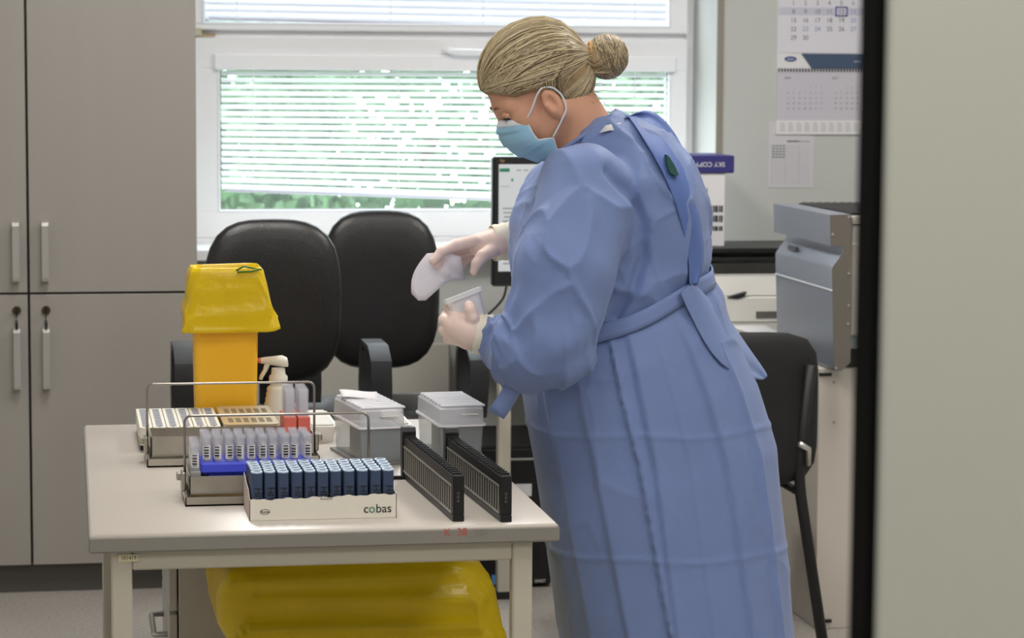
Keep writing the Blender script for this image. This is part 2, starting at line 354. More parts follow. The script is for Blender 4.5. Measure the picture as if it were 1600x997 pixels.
# ------------------------------------------------------------------ wire-handled trays
def tray(label, x0, x1, y0, y1, hgt, wall, hz):
    t = thing('wire_handled_tray', label, 'tray', ((x0+x1)/2, (y0+y1)/2, TZ), 'stainless steel trays with wire handles')
    b = MB().box(x0, x1, y0, y1, TZ, TZ+.003).box(x0, x1, y0, y0+.002, TZ, TZ+.016).box(x0, x1, y1-.002, y1, TZ, TZ+.016).box(x0, x0+.002, y0, y1, TZ, TZ+.016).box(x1-.002, x1, y0, y1, TZ, TZ+.016)
    part('base', b, STEEL, t)
    yi = y0+.018; yj = y1-.018; xi = x0+.008; xj = x1-.008
    part('inner_box', MB().box(xi, xj, yi, yi+.002, TZ+.022, TZ+wall).box(xi, xj, yj-.002, yj, TZ+.022, TZ+wall).box(xi, xi+.002, yi, yj, TZ+.003, TZ+wall).box(xj-.002, xj, yi, yj, TZ+.003, TZ+wall).box(xi, xj, yi, yj, TZ+.018, TZ+.022), STEEL, t)
    ym = (y0+y1)/2
    for xx, s in ((x0, -1), (x1, 1)):
        part('handle_bracket', MB().box(xx-.004, xx+.004, ym-.02, ym+.02, TZ+.016, TZ+.05, bev=.002).box(min(xx, xx+s*.012), max(xx, xx+s*.012), ym-.008, ym+.008, TZ+.034, TZ+.048, bev=.002), STEEL, t)
    xa, xb = x0+.003, x1-.003; zt = TZ+hz; r = .012
    pth = [(xa, ym, TZ+.03), (xa, ym, zt-r)]+[(xa+r-r*math.cos(a), ym, zt-r+r*math.sin(a)) for a in (PI/8, PI/4, 3*PI/8)]+[(xa+r, ym, zt), (xb-r, ym, zt)]+[(xb-r+r*math.sin(a), ym, zt-r+r*math.cos(a)) for a in (PI/8, PI/4, 3*PI/8)]+[(xb, ym, zt-r), (xb, ym, TZ+.03)]
    part('wire_handle', MB().tube(pth, .0024, 8), WIRE, t, smooth=True)
    return t
tray('steel tray with wire handle holding coral red cuvettes, rear one', .145, .475, 4.88, 5.04, .05, .056, .150)
tray('steel tray with wire handle holding the blue tube rack, front one', .197, .53, 4.435, 4.60, .05, .050, .148)
# white strips rack
t = thing('strip_rack', 'rack base carrying six white slotted cartridge strips', 'rack', (.22, 5.27, TZ))
part('base', MB().box(.138, .298, 5.10, 5.36, TZ, TZ+.012, bev=.002), BLK, t)
for i in range(6):
    x0 = .137+i*.027; x1 = x0+.0255; L0, L1 = 5.085, 5.37; zt = TZ+.0475
    s = tag(part('cartridge_strip', MB().prism([(x0, L0+.006), (x0+.006, L0), (x1-.006, L0), (x1, L0+.006), (x1, L1), (x0, L1)], 'z', TZ+.012, zt), CREAM), 'slotted white cartridge strip, '+ORD[i]+' of six counted from the table side edge', 'cartridge', 'white cartridge strips on the rack')
    sl = MB()
    for k in range(17): sl.box(x0+.006, x1-.006, L0+.016+k*.0155, L0+.0215+k*.0155, zt-.001, zt+.0006)
    part('slot', sl, M('slot_blue', (66, 84, 130), .5), s)['kind'] = 'stuff'; part('vent', MB().box(x0+.011, x1-.011, L0+.006, L0+.01, zt-.001, zt+.0006), INK, s)
# perforated plate
pl = [W(345, 637, z=.80), W(440, 637, z=.80), W(447, 670, z=.80), W(352, 671, z=.80)]
t = thing('perforated_plate', 'bronze tinted steel lid with slotted perforations behind the tube rack', 'lid', (.37, 5.2, TZ))
xa, xb, ya, yb = .303, .413, 5.075, 5.36
part('plate', MB().prism(rrect(xb-xa, yb-ya, .016, 4, (xa+xb)/2, (ya+yb)/2), 'z', .795, .802), BRONZE, t)
part('skirt', MB().prism(rrect(xb-xa-.012, yb-ya-.012, .014, 4, (xa+xb)/2, (ya+yb)/2), 'z', TZ, .795), BRONZE, t)
slot = MB()
for r0 in (5.11, 5.25):
    for k in range(6):
        for j in range(4): slot.box(xa+.012+k*.0155, xa+.022+k*.0155, r0+j*.016, r0+.008+j*.016, .8021, .8027)
part('slot', slot, M('slot_dark', (120, 106, 84), .6), t)['kind'] = 'stuff'
# red cuvettes
for c in range(2):
    for r in range(5):
        x = .421+c*.0262; y = 4.915+r*.0225
        q = thing('cuvette', 'clear cuvette with coral red lower half, '+ORD[r]+' from tray front, '+['nearer the perforated lid', 'nearer the ridged tray'][c], 'cuvette', (x, y, TZ+.022), 'coral red cuvettes in the rear tray')
        part('red_block', MB().box(x-.0118, x+.0118, y-.0103, y+.0103, TZ+.022, TZ+.088, bev=.001), RED, q)
        part('tube', MB().loft([[(x+u, y+v, z) for u, v in rrect(.019*s, .017*s, .004, 2)] for z, s in ((TZ+.088, 1), (TZ+.142, 1), (TZ+.142, .84), (TZ+.09, .84))], True, False), CLEAR, q)
# blue tube rack and barcoded tubes
t = thing('tube_rack', 'bright blue plastic rack full of clear barcoded tubes', 'rack', (.33, 4.51, TZ))
part('rack_tray', MB().box(.226, .424, 4.462, 4.568, TZ+.0525, TZ+.0715, bev=.003), BLUE, t)
part('rack_foot', MB().box(.24, .41, 4.47, 4.56, TZ+.0225, TZ+.0525), BLUE, t)
LBL = M('barcode_label', (226, 224, 228), .6)
def tube_proto():
    q = thing('sample_tube', 'clear sample tube with white barcode label standing in the blue rack', 'tube', (0, 0, 0), 'barcoded tubes in the blue rack')
    part('tube', MB().lathe([(.0062, 0), (.0072, .005), (.0075, .041), (.0084, .042), (.0084, .047), (.0068, .047), (.0066, .006)], (0, 0, 0), 12, False), CLEAR, q, smooth=True)
    lbm = MB(); lbm.sheet([[(.0078*math.cos(a), .0078*math.sin(a), z) for a in np.linspace(-PI*.85, -PI*.15, 8)] for z in (.006, .030)])
    lo = part('label', lbm, LBL, q, smooth=True)
    bar = MB()
    for k, z in enumerate((.008, .0105, .0125, .0155, .017, .020, .0225, .026)):
        bar.sheet([[(.008*math.cos(a), .008*math.sin(a), z+dz) for a in np.linspace(-PI*.65, -PI*.3, 4)] for dz in (0, .0012+.0008*(k % 2))])
    part('barcode', bar, INK, lo)
    return q
tp = tube_proto(); first = True
for r in range(5):
    for c in range(10):
        loc = (.237+c*.0195+.0015*math.sin(c*3+r), 4.474+r*.0205, TZ+.0717); rz = random.uniform(-.6, .5)
        lab = 'clear barcoded tube in blue rack, row '+ORD[r]+' behind its front, '+ORD[c]+' from the grey block'
        if first: tp.location = loc; tp.rotation_euler = (0, 0, rz); first = False; tp['label'] = lab
        else: dup(tp, loc, rz, lab)
gb = thing('tube_holder', 'grey block holding a few clear tubes beside the blue rack', 'holder', (.222, 4.575, TZ+.022))
part('block', MB().box(.208, .235, 4.50, 4.575, TZ+.0225, TZ+.058, bev=.002).box(.2075, .2255, 4.458, 4.50, TZ+.0225, TZ+.058, bev=.002), GREYP, gb)
for r in range(5): dup(tp, (.2165, 4.468+r*.0215, TZ+.0585), -.3, 'clear barcoded tube in the grey block, '+ORD[r]+' counted from the tray front')['group'] = 'tubes in the grey block'
# ------------------------------------------------------------------ carton of navy bottles
BX0, BX1, BY0, BY1 = .297, .547, 4.275, 4.412
t = thing('open_carton', 'torn open white carton with printed front full of navy bottles', 'carton', (.42, 4.34, TZ))
topz = lambda u: TZ+.036+.006*u+.0012*math.sin(u*31)+.001*math.sin(u*77)
fr_ = MB(); nseg = 40
fr_.prism([(BX0+(BX1-BX0)*k/nseg, topz(k/nseg)) for k in range(nseg+1)]+[(BX1, TZ+.0005), (BX0, TZ+.0005)], 'y', BY0, BY0+.0012)
front = part('front_panel', fr_, CARD, t)
part('side_panel', MB().prism([(BY0, TZ), (BY0, TZ+.036), (BY0+.03, TZ+.05), (BY0+.07, TZ+.052), (BY1, TZ+.062), (BY1, TZ)], 'x', BX0, BX0+.0012), CARDIN, t)
part('side_panel', MB().prism([(BY0, TZ), (BY0, TZ+.042), (BY1, TZ+.05), (BY1, TZ)], 'x', BX1-.0012, BX1), CARD, t)
part('back_panel', MB().box(BX0, BX1, BY1-.0012, BY1, TZ, TZ+.05), CARD, t); part('bottom_panel', MB().box(BX0, BX1, BY0, BY1, TZ, TZ+.001), CARD, t)
p = W(589, 795, y=BY0); tx = MATS.get('green_mark')
text('lettering', 'c', .021, fr(p.x-.0185, BY0-.0004, p.z), INK, front); text('lettering', 'o', .021, fr(p.x-.0085, BY0-.0004, p.z), M('letter_green', (58, 140, 112), .6), front); text('lettering', 'bas', .021, fr(p.x+.0115, BY0-.0004, p.z), INK, front)
p = W(414, 800, y=BY0); text('lettering', 'Roche', .0055, fr(p.x, BY0-.0004, p.z), INK, front)
part('emblem_outline', MB().tube([(p.x+.008*math.cos(a), BY0-.0002, p.z+.0042*math.sin(a)) for a in np.linspace(0, 2*PI, 25)], .0004, 4), INK, front)
p = W(510, 776, y=BY0); text('lettering', 'IVD', .010, fr(p.x, BY0-.0004, p.z+.0015), INK, front)
part('symbol_box', MB().box(p.x-.010, p.x+.010, BY0-.0006, BY0-.0001, p.z-.0045, p.z-.0038).box(p.x-.010, p.x-.0094, BY0-.0006, BY0-.0001, p.z-.0045, p.z+.005).box(p.x+.0094, p.x+.010, BY0-.0006, BY0-.0001, p.z-.0045, p.z+.005), INK, front)
def bottle_proto():
    q = thing('reagent_bottle', 'navy blue square bottle with pale oval mouth, packed in the carton', 'bottle', (0, 0, 0), 'navy bottles in the carton')
    b = part('body', MB().loft([[(u, v, z) for u, v in rrect(.0190, .0235, .004, 3)] for z in (0, .079)]), NAVY, q, smooth=.6)
    mo = MB(); rg = lambda w_, d_, z: [(u, v, z) for u, v in rrect(w_, d_, min(w_, d_)*.45, 4)]
    mo.loft([rg(.0190, .0235, .0785), rg(.0192, .0237, .0812), rg(.0135, .0135, .0816), rg(.0125, .0125, .0795)], True, False); part('mouth', mo, RIM, q, smooth=.5)
    part('opening', MB().loft([rg(.0134, .0134, .0806), rg(.0134, .0134, .0810)]), M('bottle_inside', (40, 52, 78), .6), q)
    text('lettering', 'HIV', .017, Matrix.Translation((.001, -.0125, .042)) @ FRONT @ Matrix.Rotation(-PI/2, 4, 'Z'), INK, q)
    return q
bp = bottle_proto(); first = True
for c in range(11):
    for r in range(5):
        x = BX0+.0135+c*.0223; y = BY0+.016+r*.0262; z = TZ+.0015
        lab = 'navy bottle, '+ORD[c]+' from carton side panel, in '+ORD[r]+' row behind printed front'
        if first: bp.location = (x, y, z); first = False; bp['label'] = lab
        else: dup(bp, (x+.0006*math.sin(c*5+r), y, z+.0008*(.5+.5*math.sin(c*2.3+r))), 0, lab)
# ------------------------------------------------------------------ translucent tip boxes
def tipbox(label, x0, y0, rz):
    w_, d_ = .088, .215; T = Matrix.Translation((x0, y0, 0)) @ Matrix.Rotation(rz, 4, 'Z')
    t = thing('pipette_tip_box', label, 'box', tuple(T @ Vector((w_/2, d_/2, TZ))), 'translucent lidded boxes')
    def P(name, mb, mat, sm=False): mb.v = [tuple(T @ Vector(p)) for p in mb.v]; return part(name, mb, mat, t, sm)
    P('foot_plate', MB().box(-.006, w_+.004, -.006, d_+.006, TZ, TZ+.005, bev=.001), M('foot_grey', (120, 120, 118), .5))
    P('insert', MB().box(.008, w_-.004, .006, d_*.55, TZ+.006, TZ+.068, bev=.003), GREYIN)
    R = lambda a, z: [(u, v, z) for u, v in rrect(w_+a, d_+a, .008, 3, w_/2, d_/2)]
    P('shell', MB().loft([R(-.006, TZ+.005), R(0, TZ+.072)], True, False), FROST2, .6)
    P('lid', MB().loft([R(.006, TZ+.072), R(.006, TZ+.0755), R(.002, TZ+.076), R(0, TZ+.104), R(-.006, TZ+.107)]), FROST, .6)
    P('lid_rim', MB().loft([R(.008, TZ+.0705), R(.008, TZ+.074), R(.001, TZ+.074), R(.001, TZ+.0705)], True, False), M('rim_white', (236, 234, 238), .4))
    for k in range(8):
        yy = .014+k*(d_-.028)/7
        P('ridge', MB().box(.004, w_+.004, yy-.007, yy+.007, TZ+.107, TZ+.112, bev=.002), M('ridge_white', (238, 236, 240), .35, alpha=.85))
    P('clip', MB().box(w_*.45, w_*.85, -.0062, -.001, TZ+.0935, TZ+.0955), WHITE)
    return t
tipbox('translucent box with ridged white lid and paper slip on top', .55, 4.847, .14)
tipbox('translucent box with ridged white lid near the gown, nothing on top', .706, 4.86, .07)
slp = MB().sheet([[(x, y, TZ+.1125+(y-4.98)*.12+.003*math.sin(x*50)) for x in np.linspace(.53, .605, 7)] for y in (4.985, 5.0, 5.02, 5.045)])
tag(part('paper_slip', slp, PAPER, None, True, .0006), 'loose white paper slip lying on the ridged box lid', 'paper')
for nm, lab, x0, x1 in (('ridged_tray', 'shallow white ridged tray behind the coral red cuvettes', .478, .537), ('ridged_tray', 'shallow white ridged tray standing between the two translucent boxes', .655, .69)):
    t = thing(nm, lab, 'tray', ((x0+x1)/2, 5.27, TZ))
    cx, cy, w_, d_ = (x0+x1)/2, 5.27, x1-x0, .24
    R = lambda a, z: [(u, v, z) for u, v in rrect(w_+a, d_+a, .012, 3, cx, cy)]
    part('tray_body', MB().loft([R(-.014, TZ), R(0, TZ+.03), R(.004, TZ+.034)]), WHITE, t, smooth=.6)
    for k in range(9): part('ridge', MB().box(x0+.005, x1-.005, 5.16+k*.025, 5.171+k*.025, TZ+.034, TZ+.039, bev=.002), WHITE, t)
# ------------------------------------------------------------------ black tube carriers
def carrier(label, pa, pb):
    a = Vector((pa[0], pa[1], 0)); b = Vector((pb[0], pb[1], 0)); L = (b-a).length; rz = math.atan2(b.y-a.y, b.x-a.x)-PI/2
    t = thing('tube_carrier', label, 'carrier', (a.x, a.y, TZ), 'black slotted tube carriers'); t.rotation_euler = (0, 0, rz)
    t.location = (0, 0, 0); W2 = .0195; n = 24; Hh = .079
    part('rail', MB().box(0, W2, 0, L, 0, .012, bev=.001), BLKM, t)
    part('front_block', MB().box(0, W2, 0, .014, .012, Hh, bev=.0015), BLKM, t)
    part('top_bar', MB().box(0, .004, .014, L-.006, Hh-.017, Hh-.001).box(W2-.004, W2, .014, L-.006, Hh-.017, Hh-.001), BLKM, t)
    for k in range(n):
        y = .014+k*(L-.026)/(n-1)
        part('divider', MB().box(.001, W2-.001, y, y+.0042, .012, Hh+.003), BLKM, t)
    part('side_strip', MB().box(-.0012, .0005, .012, L-.01, .013, .0165).box(-.0012, .0005, .012, L-.01, Hh-.020, Hh-.017), M('strip_grey', (150, 146, 138), .4), t)
    for k in range(n):
        y = .012+k*(L-.026)/(n-1)
        part('side_bar', MB().box(-.0012, .0005, y+.0045, y+.0085, .0165, Hh-.02), MATS['strip_grey'], t)
    part('end_grip', MB().prism([(L-.016, .0), (L, .0), (L+.004, .02), (L+.004, .088), (L, .096), (L-.014, .096), (L-.018, .088)], 'x', -.003, W2+.003), BLK, t)
    part('guide_foot', MB().box(-.026, 0, L-.025, L-.015, .001, .006), BLKM, t)
    fb = [c for c in t.children if c.name.startswith('front_block')][0]
    mk_ = MB()
    for k in range(5): mk_.box(W2*.35+.0012*(k % 2), W2*.35+.0045-.001*(k % 2), -.0006, .0001, .034+k*.0036, .0362+k*.0036)
    part('faint_print', mk_, M('faint_print', (84, 84, 84), .6), fb)['kind'] = 'stuff'
    t.location = (a.x, a.y, TZ)
    for c in t.children: c.location = (0, 0, 0)
    return t
carrier('long black slotted tube carrier with side guide foot, next to the carton', (.636, 4.222), (.612, 4.70))
carrier('long black slotted tube carrier beside the table edge', (.715, 4.206), (.690, 4.68))
# ------------------------------------------------------------------ yellow bin, spray bottle
bx, by = .327, 5.43
t = thing('waste_bin', 'tall yellow plastic waste bin lined with a yellow bag, on the table', 'bin', (bx, by, TZ))
R = lambda w_, z, r=.016: [(bx+u, by+v, z) for u, v in rrect(w_, w_*.76, r, 4)]
part('body', MB().loft([R(.124, TZ), R(.128, TZ+.01), R(.138, 1.06), R(.13, 1.06), R(.122, TZ+.02)]), YBIN, t, smooth=.6)
g = []; nn = 48
prof = [(.125, .99, 0), (.132, 1.082, .1), (.142, 1.092, .3), (.152, 1.085, .6), (.164, 1.05, 1.2), (.176, 1.0, 2), (.184, .962, 3)]
pz = np.array(prof); prof2 = [tuple(np.interp(q, range(len(prof)), pz[:, c_]) for c_ in range(3)) for q in np.linspace(0, len(prof)-1, 37)]
def crumple(a, z, f, seed):
    d_ = noise.voronoi(Vector((math.cos(a)*f+seed, math.sin(a)*f+z*f*4, z*f*5-math.cos(a)*f)))[0]; return math.exp(-(d_[1]-d_[0])/.12)
for w_, z, am in prof2:
    rr = []
    pts = rrect(w_, w_*.80, .022, 24)
    for k, (u, v) in enumerate(pts):
        a = math.atan2(v, u); n_ = noise.noise(Vector((math.cos(a)*1.7, math.sin(a)*1.7, z*9)))
        s = 1+.035*am*.4*n_+.045*am*crumple(a, z, 1.3, 2)-.01*am
        rr.append((bx+u*s+.0015*am+(.003*am if u > 0 else 0), by+v*s, z+(.007*am*.4*math.sin(2*a+1)+.004*n_*am)-(.004*am if u < 0 else 0)))
    g.append(rr)
bag = part('bag', MB().loft(g, True, False), YBAG, t, smooth=True, solid=.0008)
gc = W(392, 428, y=by-.07)
part('elastic_band', MB().tube([(bx+.02, by-.072, 1.087), (bx+.035, by-.074, 1.096), (bx+.055, by-.073, 1.092), (bx+.074, by-.066, 1.089), (bx+.05, by-.075, 1.085), (bx+.022, by-.0745, 1.084)], .0022, 6), M('green_elastic', (58, 110, 40), .5), t, smooth=True)
sx, sy = .440, 5.43; t = thing('spray_bottle', 'white plastic spray bottle with trigger head beside the yellow bin', 'bottle', (sx, sy, TZ))
part('bottle', MB().lathe([(.034, 0), (.036, .006), (.036, .012)]+[(.0225+(.036-.0225)*(1-k/14)**1.3+(.0008 if k % 2 else -.0008), .014+k*.006) for k in range(15)]+[(.017, .102), (.015, .108)], (sx, sy, TZ), 28), CREAM, t, smooth=.8)
hb = part('spray_head', MB().lathe([(.0185, .106), (.019, .108), (.019, .124), (.0145, .13), (.0135, .145)], (sx, sy, TZ), 24).loft([[(sx+px, sy+dy*wd, TZ+pz+dz*hh) for dy, dz in [(math.cos(a), math.sin(a)) for a in np.linspace(0, 2*PI, 15)[:-1]]] for px, pz, wd, hh in ((.020, .155, .004, .006), (.018, .160, .012, .012), (.008, .163, .014, .015), (-.008, .164, .013, .012), (-.026, .165, .010, .009), (-.036, .165, .008, .007))]), CREAM, t, smooth=.8)
part('trigger', MB().tube([(sx-.022, sy, TZ+.158), (sx-.026, sy, TZ+.142), (sx-.034, sy, TZ+.125), (sx-.036, sy, TZ+.116)], [.006, .005, .0045, .004], 8), CREAM, t, smooth=True)
t.scale = (1.05, 1.05, .84)
part('nozzle', MB().tube([(sx-.034, sy, TZ+.165), (sx-.044, sy, TZ+.165)], .0065, 10), RED, t)
# ------------------------------------------------------------------ big yellow bag in a bin below the table
t = thing('floor_waste_bin', 'large yellow waste bag lining a bin under the table', 'bin', (.54, 4.95, 0))
R2 = lambda w_, d_, z, r=.04: [(.54+u, 4.95+v, z) for u, v in rrect(w_, d_, r, 4)]
part('body', MB().loft([R2(.30, .26, 0), R2(.36, .32, .54), R2(.345, .305, .54), R2(.29, .25, .02)]), YBIN, t, smooth=.6)
g = []
bg_ = np.array([(.50, .34, .30, .54, 0), (.57, .35, .31, .54, .3), (.585, .40, .34, .535, .5), (.56, .49, .37, .535, 1), (.51, .54, .39, .54, 1.2), (.46, .55, .40, .548, 1.4), (.41, .53, .40, .565, 1.6), (.33, .50, .38, .585, 2), (.24, .46, .36, .595, 2.4)])
for q_ in np.linspace(0, 8, 41):
    z, w_, d_, cx, am = [np.interp(q_, range(9), bg_[:, c_]) for c_ in range(5)]
    rr = []
    for k, (u, v) in enumerate(rrect(w_, d_, .06, 26)):
        a = math.atan2(v, u); n_ = noise.noise(Vector((math.cos(a)*2.2, math.sin(a)*2.2, z*6+3)))+.5*noise.noise(Vector((math.cos(a)*6, math.sin(a)*6, z*3)))
        cr_ = crumple(a, z, 1.7, 7); rr.append((cx+u*(1+.03*am*n_+.015*cr_), 4.95+v*(1+.05*am*n_+.11*cr_), z+.006*am*n_))
    g.append(rr)
part('bag', MB().loft(g, True, False), YBAG, t, smooth=True, solid=.001)
# ------------------------------------------------------------------ drawer pedestal under the table
t = thing('drawer_pedestal', 'light grey drawer pedestal with bow handle under the table', 'pedestal', (.37, 5.35, 0))
PED = M('pedestal_laminate', (190, 186, 182), .4, var=.01)
part('body', MB().box(.215, .34, 5.17, 5.55, .03, .62, bev=.002), PED, t)
part('plinth', MB().box(.225, .33, 5.18, 5.54, 0, .03), BLK, t)
for z0, z1 in ((.035, .215), (.222, .4), (.407, .612)):
    d = part('drawer', MB().box(.195, .212, 5.172, 5.548, z0, z1, bev=.002), PED, t); hz = z1-.06
    if hz < .5: part('handle', MB().tube([(.196, 5.26, hz), (.168, 5.26, hz), (.168, 5.27, hz), (.168, 5.45, hz), (.168, 5.46, hz), (.196, 5.46, hz)], .006, 8), ALU, d, smooth=True)
# ------------------------------------------------------------------ chairs
def pillow(cx, cy, cz, w_, h_, t_, ax='y', ex=3.0, curve=0., n=40, rings=(1, .985, .95, .88, .75, .5, .2)):
    b = MB(); R = []
    def P(r, a, s):
        c, q = math.cos(a), math.sin(a); k = (abs(c)**ex+abs(q)**ex)**(-1/ex); u = w_/2*r*k*c; v = h_/2*r*k*q
        d = s*t_/2*math.sqrt(max(0, 1-r**6))+curve*(2*u/w_)**2
        return (cx+u, cy+d, cz+v) if ax == 'y' else (cx+u, cy+v, cz+d)
    A = [2*PI*k/n for k in range(n)]
    rs = [[P(r, a, -1) for a in A] for r in rings[::-1]]+[[P(r, a, 1) for a in A] for r in rings[1:]]
    return b.loft(rs)
def office_chair(label, x, yb, backtop, bh, bw, seat, armtop, armdx):
    t = thing('office_chair', label, 'chair', (x, yb-.22, 0), 'black leather office chairs by the window')
    part('backrest', pillow(x, yb, backtop-bh/2, bw, bh, .085, 'y', 3.2, -.03), LEATHER, t, True)
    part('back_bracket', MB().box(x-.03, x+.03, yb-.06, yb+.06, seat-.06, seat-.045).box(x-.03, x+.03, yb+.03, yb+.06, seat-.06, backtop-bh*.6), BLK, t)
    part('seat', pillow(x, yb-.24, seat-.04, .46, .46, .09, 'z', 3.5, .01), LEATHER, t, True)
    for s in (-1, 1):
        ax = x+s*armdx; p0 = [(ax-s*.05, yb-.13, seat-.06), (ax, yb-.12, seat-.05), (ax, yb-.10, seat+.06), (ax, yb-.12, armtop-.03), (ax, yb-.15, armtop), (ax, yb-.30, armtop), (ax, yb-.37, armtop-.03), (ax, yb-.38, armtop-.09), (ax, yb-.34, seat-.03), (ax-s*.05, yb-.33, seat-.06)]
        rings = []
        for i, q in enumerate(p0):
            q = Vector(q); d = (Vector(p0[min(i+1, 9)])-Vector(p0[max(i-1, 0)])).normalized(); side = Vector((1, 0, 0)) if abs(d.x) < .6 else Vector((0, 1, 0)); nn_ = d.cross(side).normalized(); wd = .026
            rings.append([q+side*wd+nn_*.008, q-side*wd+nn_*.008, q-side*(wd*.9)-nn_*.008, q+side*(wd*.9)-nn_*.008])
        part('armrest', MB().loft(rings), ARM, t, .9, sub=0)
    part('gas_column', MB().tube([(x, yb-.24, .09), (x, yb-.24, seat-.25), (x, yb-.24, seat-.25), (x, yb-.24, seat-.07)], [.028, .028, .018, .018], 14), BLKM, t)
    for k in range(5):
        a = k*2*PI/5+.4; e = (x+.29*math.cos(a), yb-.24+.29*math.sin(a))
        lg = part('base_leg', MB().tube([(x, yb-.24, .115), (e[0], e[1], .085)], [.026, .017], 8), BLK, t)
        part('caster', MB().loft([[(e[0]+.027*math.cos(b)*math.cos(a)-q*math.sin(a), e[1]+.027*math.cos(b)*math.sin(a)+q*math.cos(a), .029+.027*math.sin(b)) for b in np.linspace(0, 2*PI, 15)[:-1]] for q in (-.02, .02)]).tube([(e[0], e[1], .05), (e[0], e[1], .085)], .008, 6), BLK, lg)
    return t
c1 = W(428, 342, y=6.66); c2 = W(593, 328, y=7.25)
office_chair('black leather office chair standing behind the yellow bin', c1.x-.006, 6.66, c1.z, .43, .357, .64, W(572, 538, y=6.45).z, .242)
office_chair('black leather office chair behind the other chair, nearer the monitor', c2.x, 7.25, c2.z, .455, .338, .585, W(720, 538, y=7.05).z, .23)
# visitor chair at the right
t = thing('visitor_chair', 'black padded four-legged chair behind the person by the desk', 'chair', (1.6, 6.5, 0))
cxx, cyy = 1.60, 6.42
part('backrest', pillow(cxx, 6.28, .645, .60, .40, .05, 'y', 6, .03), M('black_upholstery', (24, 24, 25), .7, bump=.1, bscale=300), t, True)
part('seat', pillow(cxx, 6.52, .455, .50, .46, .07, 'z', 3.5), MATS['black_upholstery'], t, True)
for s in (-1, 1):
    part('leg', MB().tube([(cxx+s*.27, 6.27, .76), (cxx+s*.245, 6.29, .5), (cxx+s*.25, 6.28, .42), (cxx+s*.30, 6.20, .0)], .0145, 10), BLKM, t, True)
    part('leg', MB().tube([(cxx+s*.24, 6.72, .44), (cxx+s*.27, 6.735, 0)], .0125, 10), BLKM, t, True)
    part('side_rail', MB().tube([(cxx+s*.245, 6.29, .43), (cxx+s*.24, 6.72, .43)], .011, 8), BLKM, t, True)
    part('arm_tube', MB().tube([(cxx+s*.27, 6.29, .5), (cxx+s*.262, 6.26, .545), (cxx+s*.235, 6.25, .56)], .008, 8), ALU, t, True)
# ------------------------------------------------------------------ desk and what stands on it
DY0 = 7.075; t = thing('desk', 'grey desk with painted legs standing against the wall', 'desk', (1.9, 7.5, 0))
part('desk_top', MB().box(1.2, 3.1, DY0, WY-.005, .722, .75, bev=.003), M('desk_laminate', (188, 186, 180), .4), t)
for lx in (1.215, 3.05):
    for ly in (DY0+.03, WY-.08):
        lg = part('leg', MB().box(lx-.018, lx+.018, ly-.018, ly+.018, .02, .722, bev=.002), TLEG, t); part('foot_cap', MB().box(lx-.02, lx+.02, ly-.02, ly+.02, 0, .022), BLK, lg)
part('rail', MB().box(1.24, 3.04, DY0+.025, DY0+.045, .67, .722), M('rail_dark', (70, 68, 66), .5), t)
# computer tower
t = thing('computer_tower', 'black computer tower with white sticker on the floor under the desk', 'computer', (1.28, 7.45, 0))
xa, xb = W(752, 918, y=7.24).x, W(862, 918, y=7.24).x
part('case', MB().box(xa, xb, 7.25, 7.66, .004, .42, bev=.006), BLK, t)
part('front_bezel', MB().box(xa+.003, xb-.003, 7.238, 7.25, .01, .41, bev=.004), BLKM, t); zz = W(820, 717, y=7.24).z
part('drive_slot', MB().box(xa+.06, xb-.01, 7.235, 7.24, zz-.003, zz+.003), ALU, t)
p = W(818, 766, y=7.236); part('sticker', MB().box(p.x-.024, p.x+.024, 7.236, 7.2385, p.z-.018, p.z+.018), PAPER, t)
p = W(773, 906, y=7.236); part('badge', MB().box(p.x-.009, p.x+.009, 7.236, 7.2385, p.z-.014, p.z+.014), M('badge_blue', (92, 150, 210), .5), t)
p = W(846, 908, y=7.236); text('lettering', '204EI7', .012, fr(p.x-.004, 7.2375, p.z), PAPER, t)
# monitor
MY = 7.42; a = W(770, 245, y=MY); b = W(770, 448, y=MY); t = thing('computer_monitor', 'black framed computer monitor showing a spreadsheet, on the desk', 'monitor', (1.5, MY+.05, .75))
mx0, mx1, mz0, mz1 = a.x, a.x+.56, b.z, a.z
part('housing', MB().box(mx0, mx1, MY, MY+.035, mz0, mz1, bev=.006), BLK, t)
scn = part('screen', MB().box(mx0+.018, mx1-.018, MY-.0015, MY+.001, mz0+.045, mz1-.022), SCREEN, t)
SCG = M('screen_grey', (130, 134, 138), .4, emit=.2); SCD = M('screen_green', (40, 120, 92), .4, emit=.2)
ui = MB(); ui.box(mx0+.02, mx0+.05, MY-.0022, MY-.0016, mz1-.044, mz1-.034)
for k in range(3): ui.box(mx0+.055+k*.05, mx0+.061+k*.05, MY-.0022, MY-.0016, mz1-.072, mz1-.064)
part('screen_ribbon', ui, SCD, scn)
ui = MB()
for k in range(14): ui.box(mx0+.03+.002*(k % 3), mx0+.07+.03*((k*7) % 5)/5, MY-.0022, MY-.0016, mz1-.15-k*.0125, mz1-.1535-k*.0125)
for k in range(5): ui.box(mx0+.07+k*.022, mx0+.084+k*.022, MY-.0022, MY-.0016, mz1-.041, mz1-.038)
for k in range(4): ui.box(mx0+.02+k*.07, mx0+.05+k*.07, MY-.0022, MY-.0016, mz1-.088, mz1-.0865)
part('screen_rows', ui, SCG, scn)['kind'] = 'stuff'
text('badge', 'hp', .014, fr(mx0+.028, MY-.0008, mz1-.011), M('badge_gold', (176, 150, 84), .4), t)
part('stand_neck', MB().box((mx0+mx1)/2-.04, (mx0+mx1)/2+.04, MY+.035, MY+.06, .76, mz0+.2), BLK, t)
part('stand_foot', MB().prism(rrect(.24, .19, .03, 4, (mx0+mx1)/2, MY+.06), 'z', .75, .762), BLK, t)
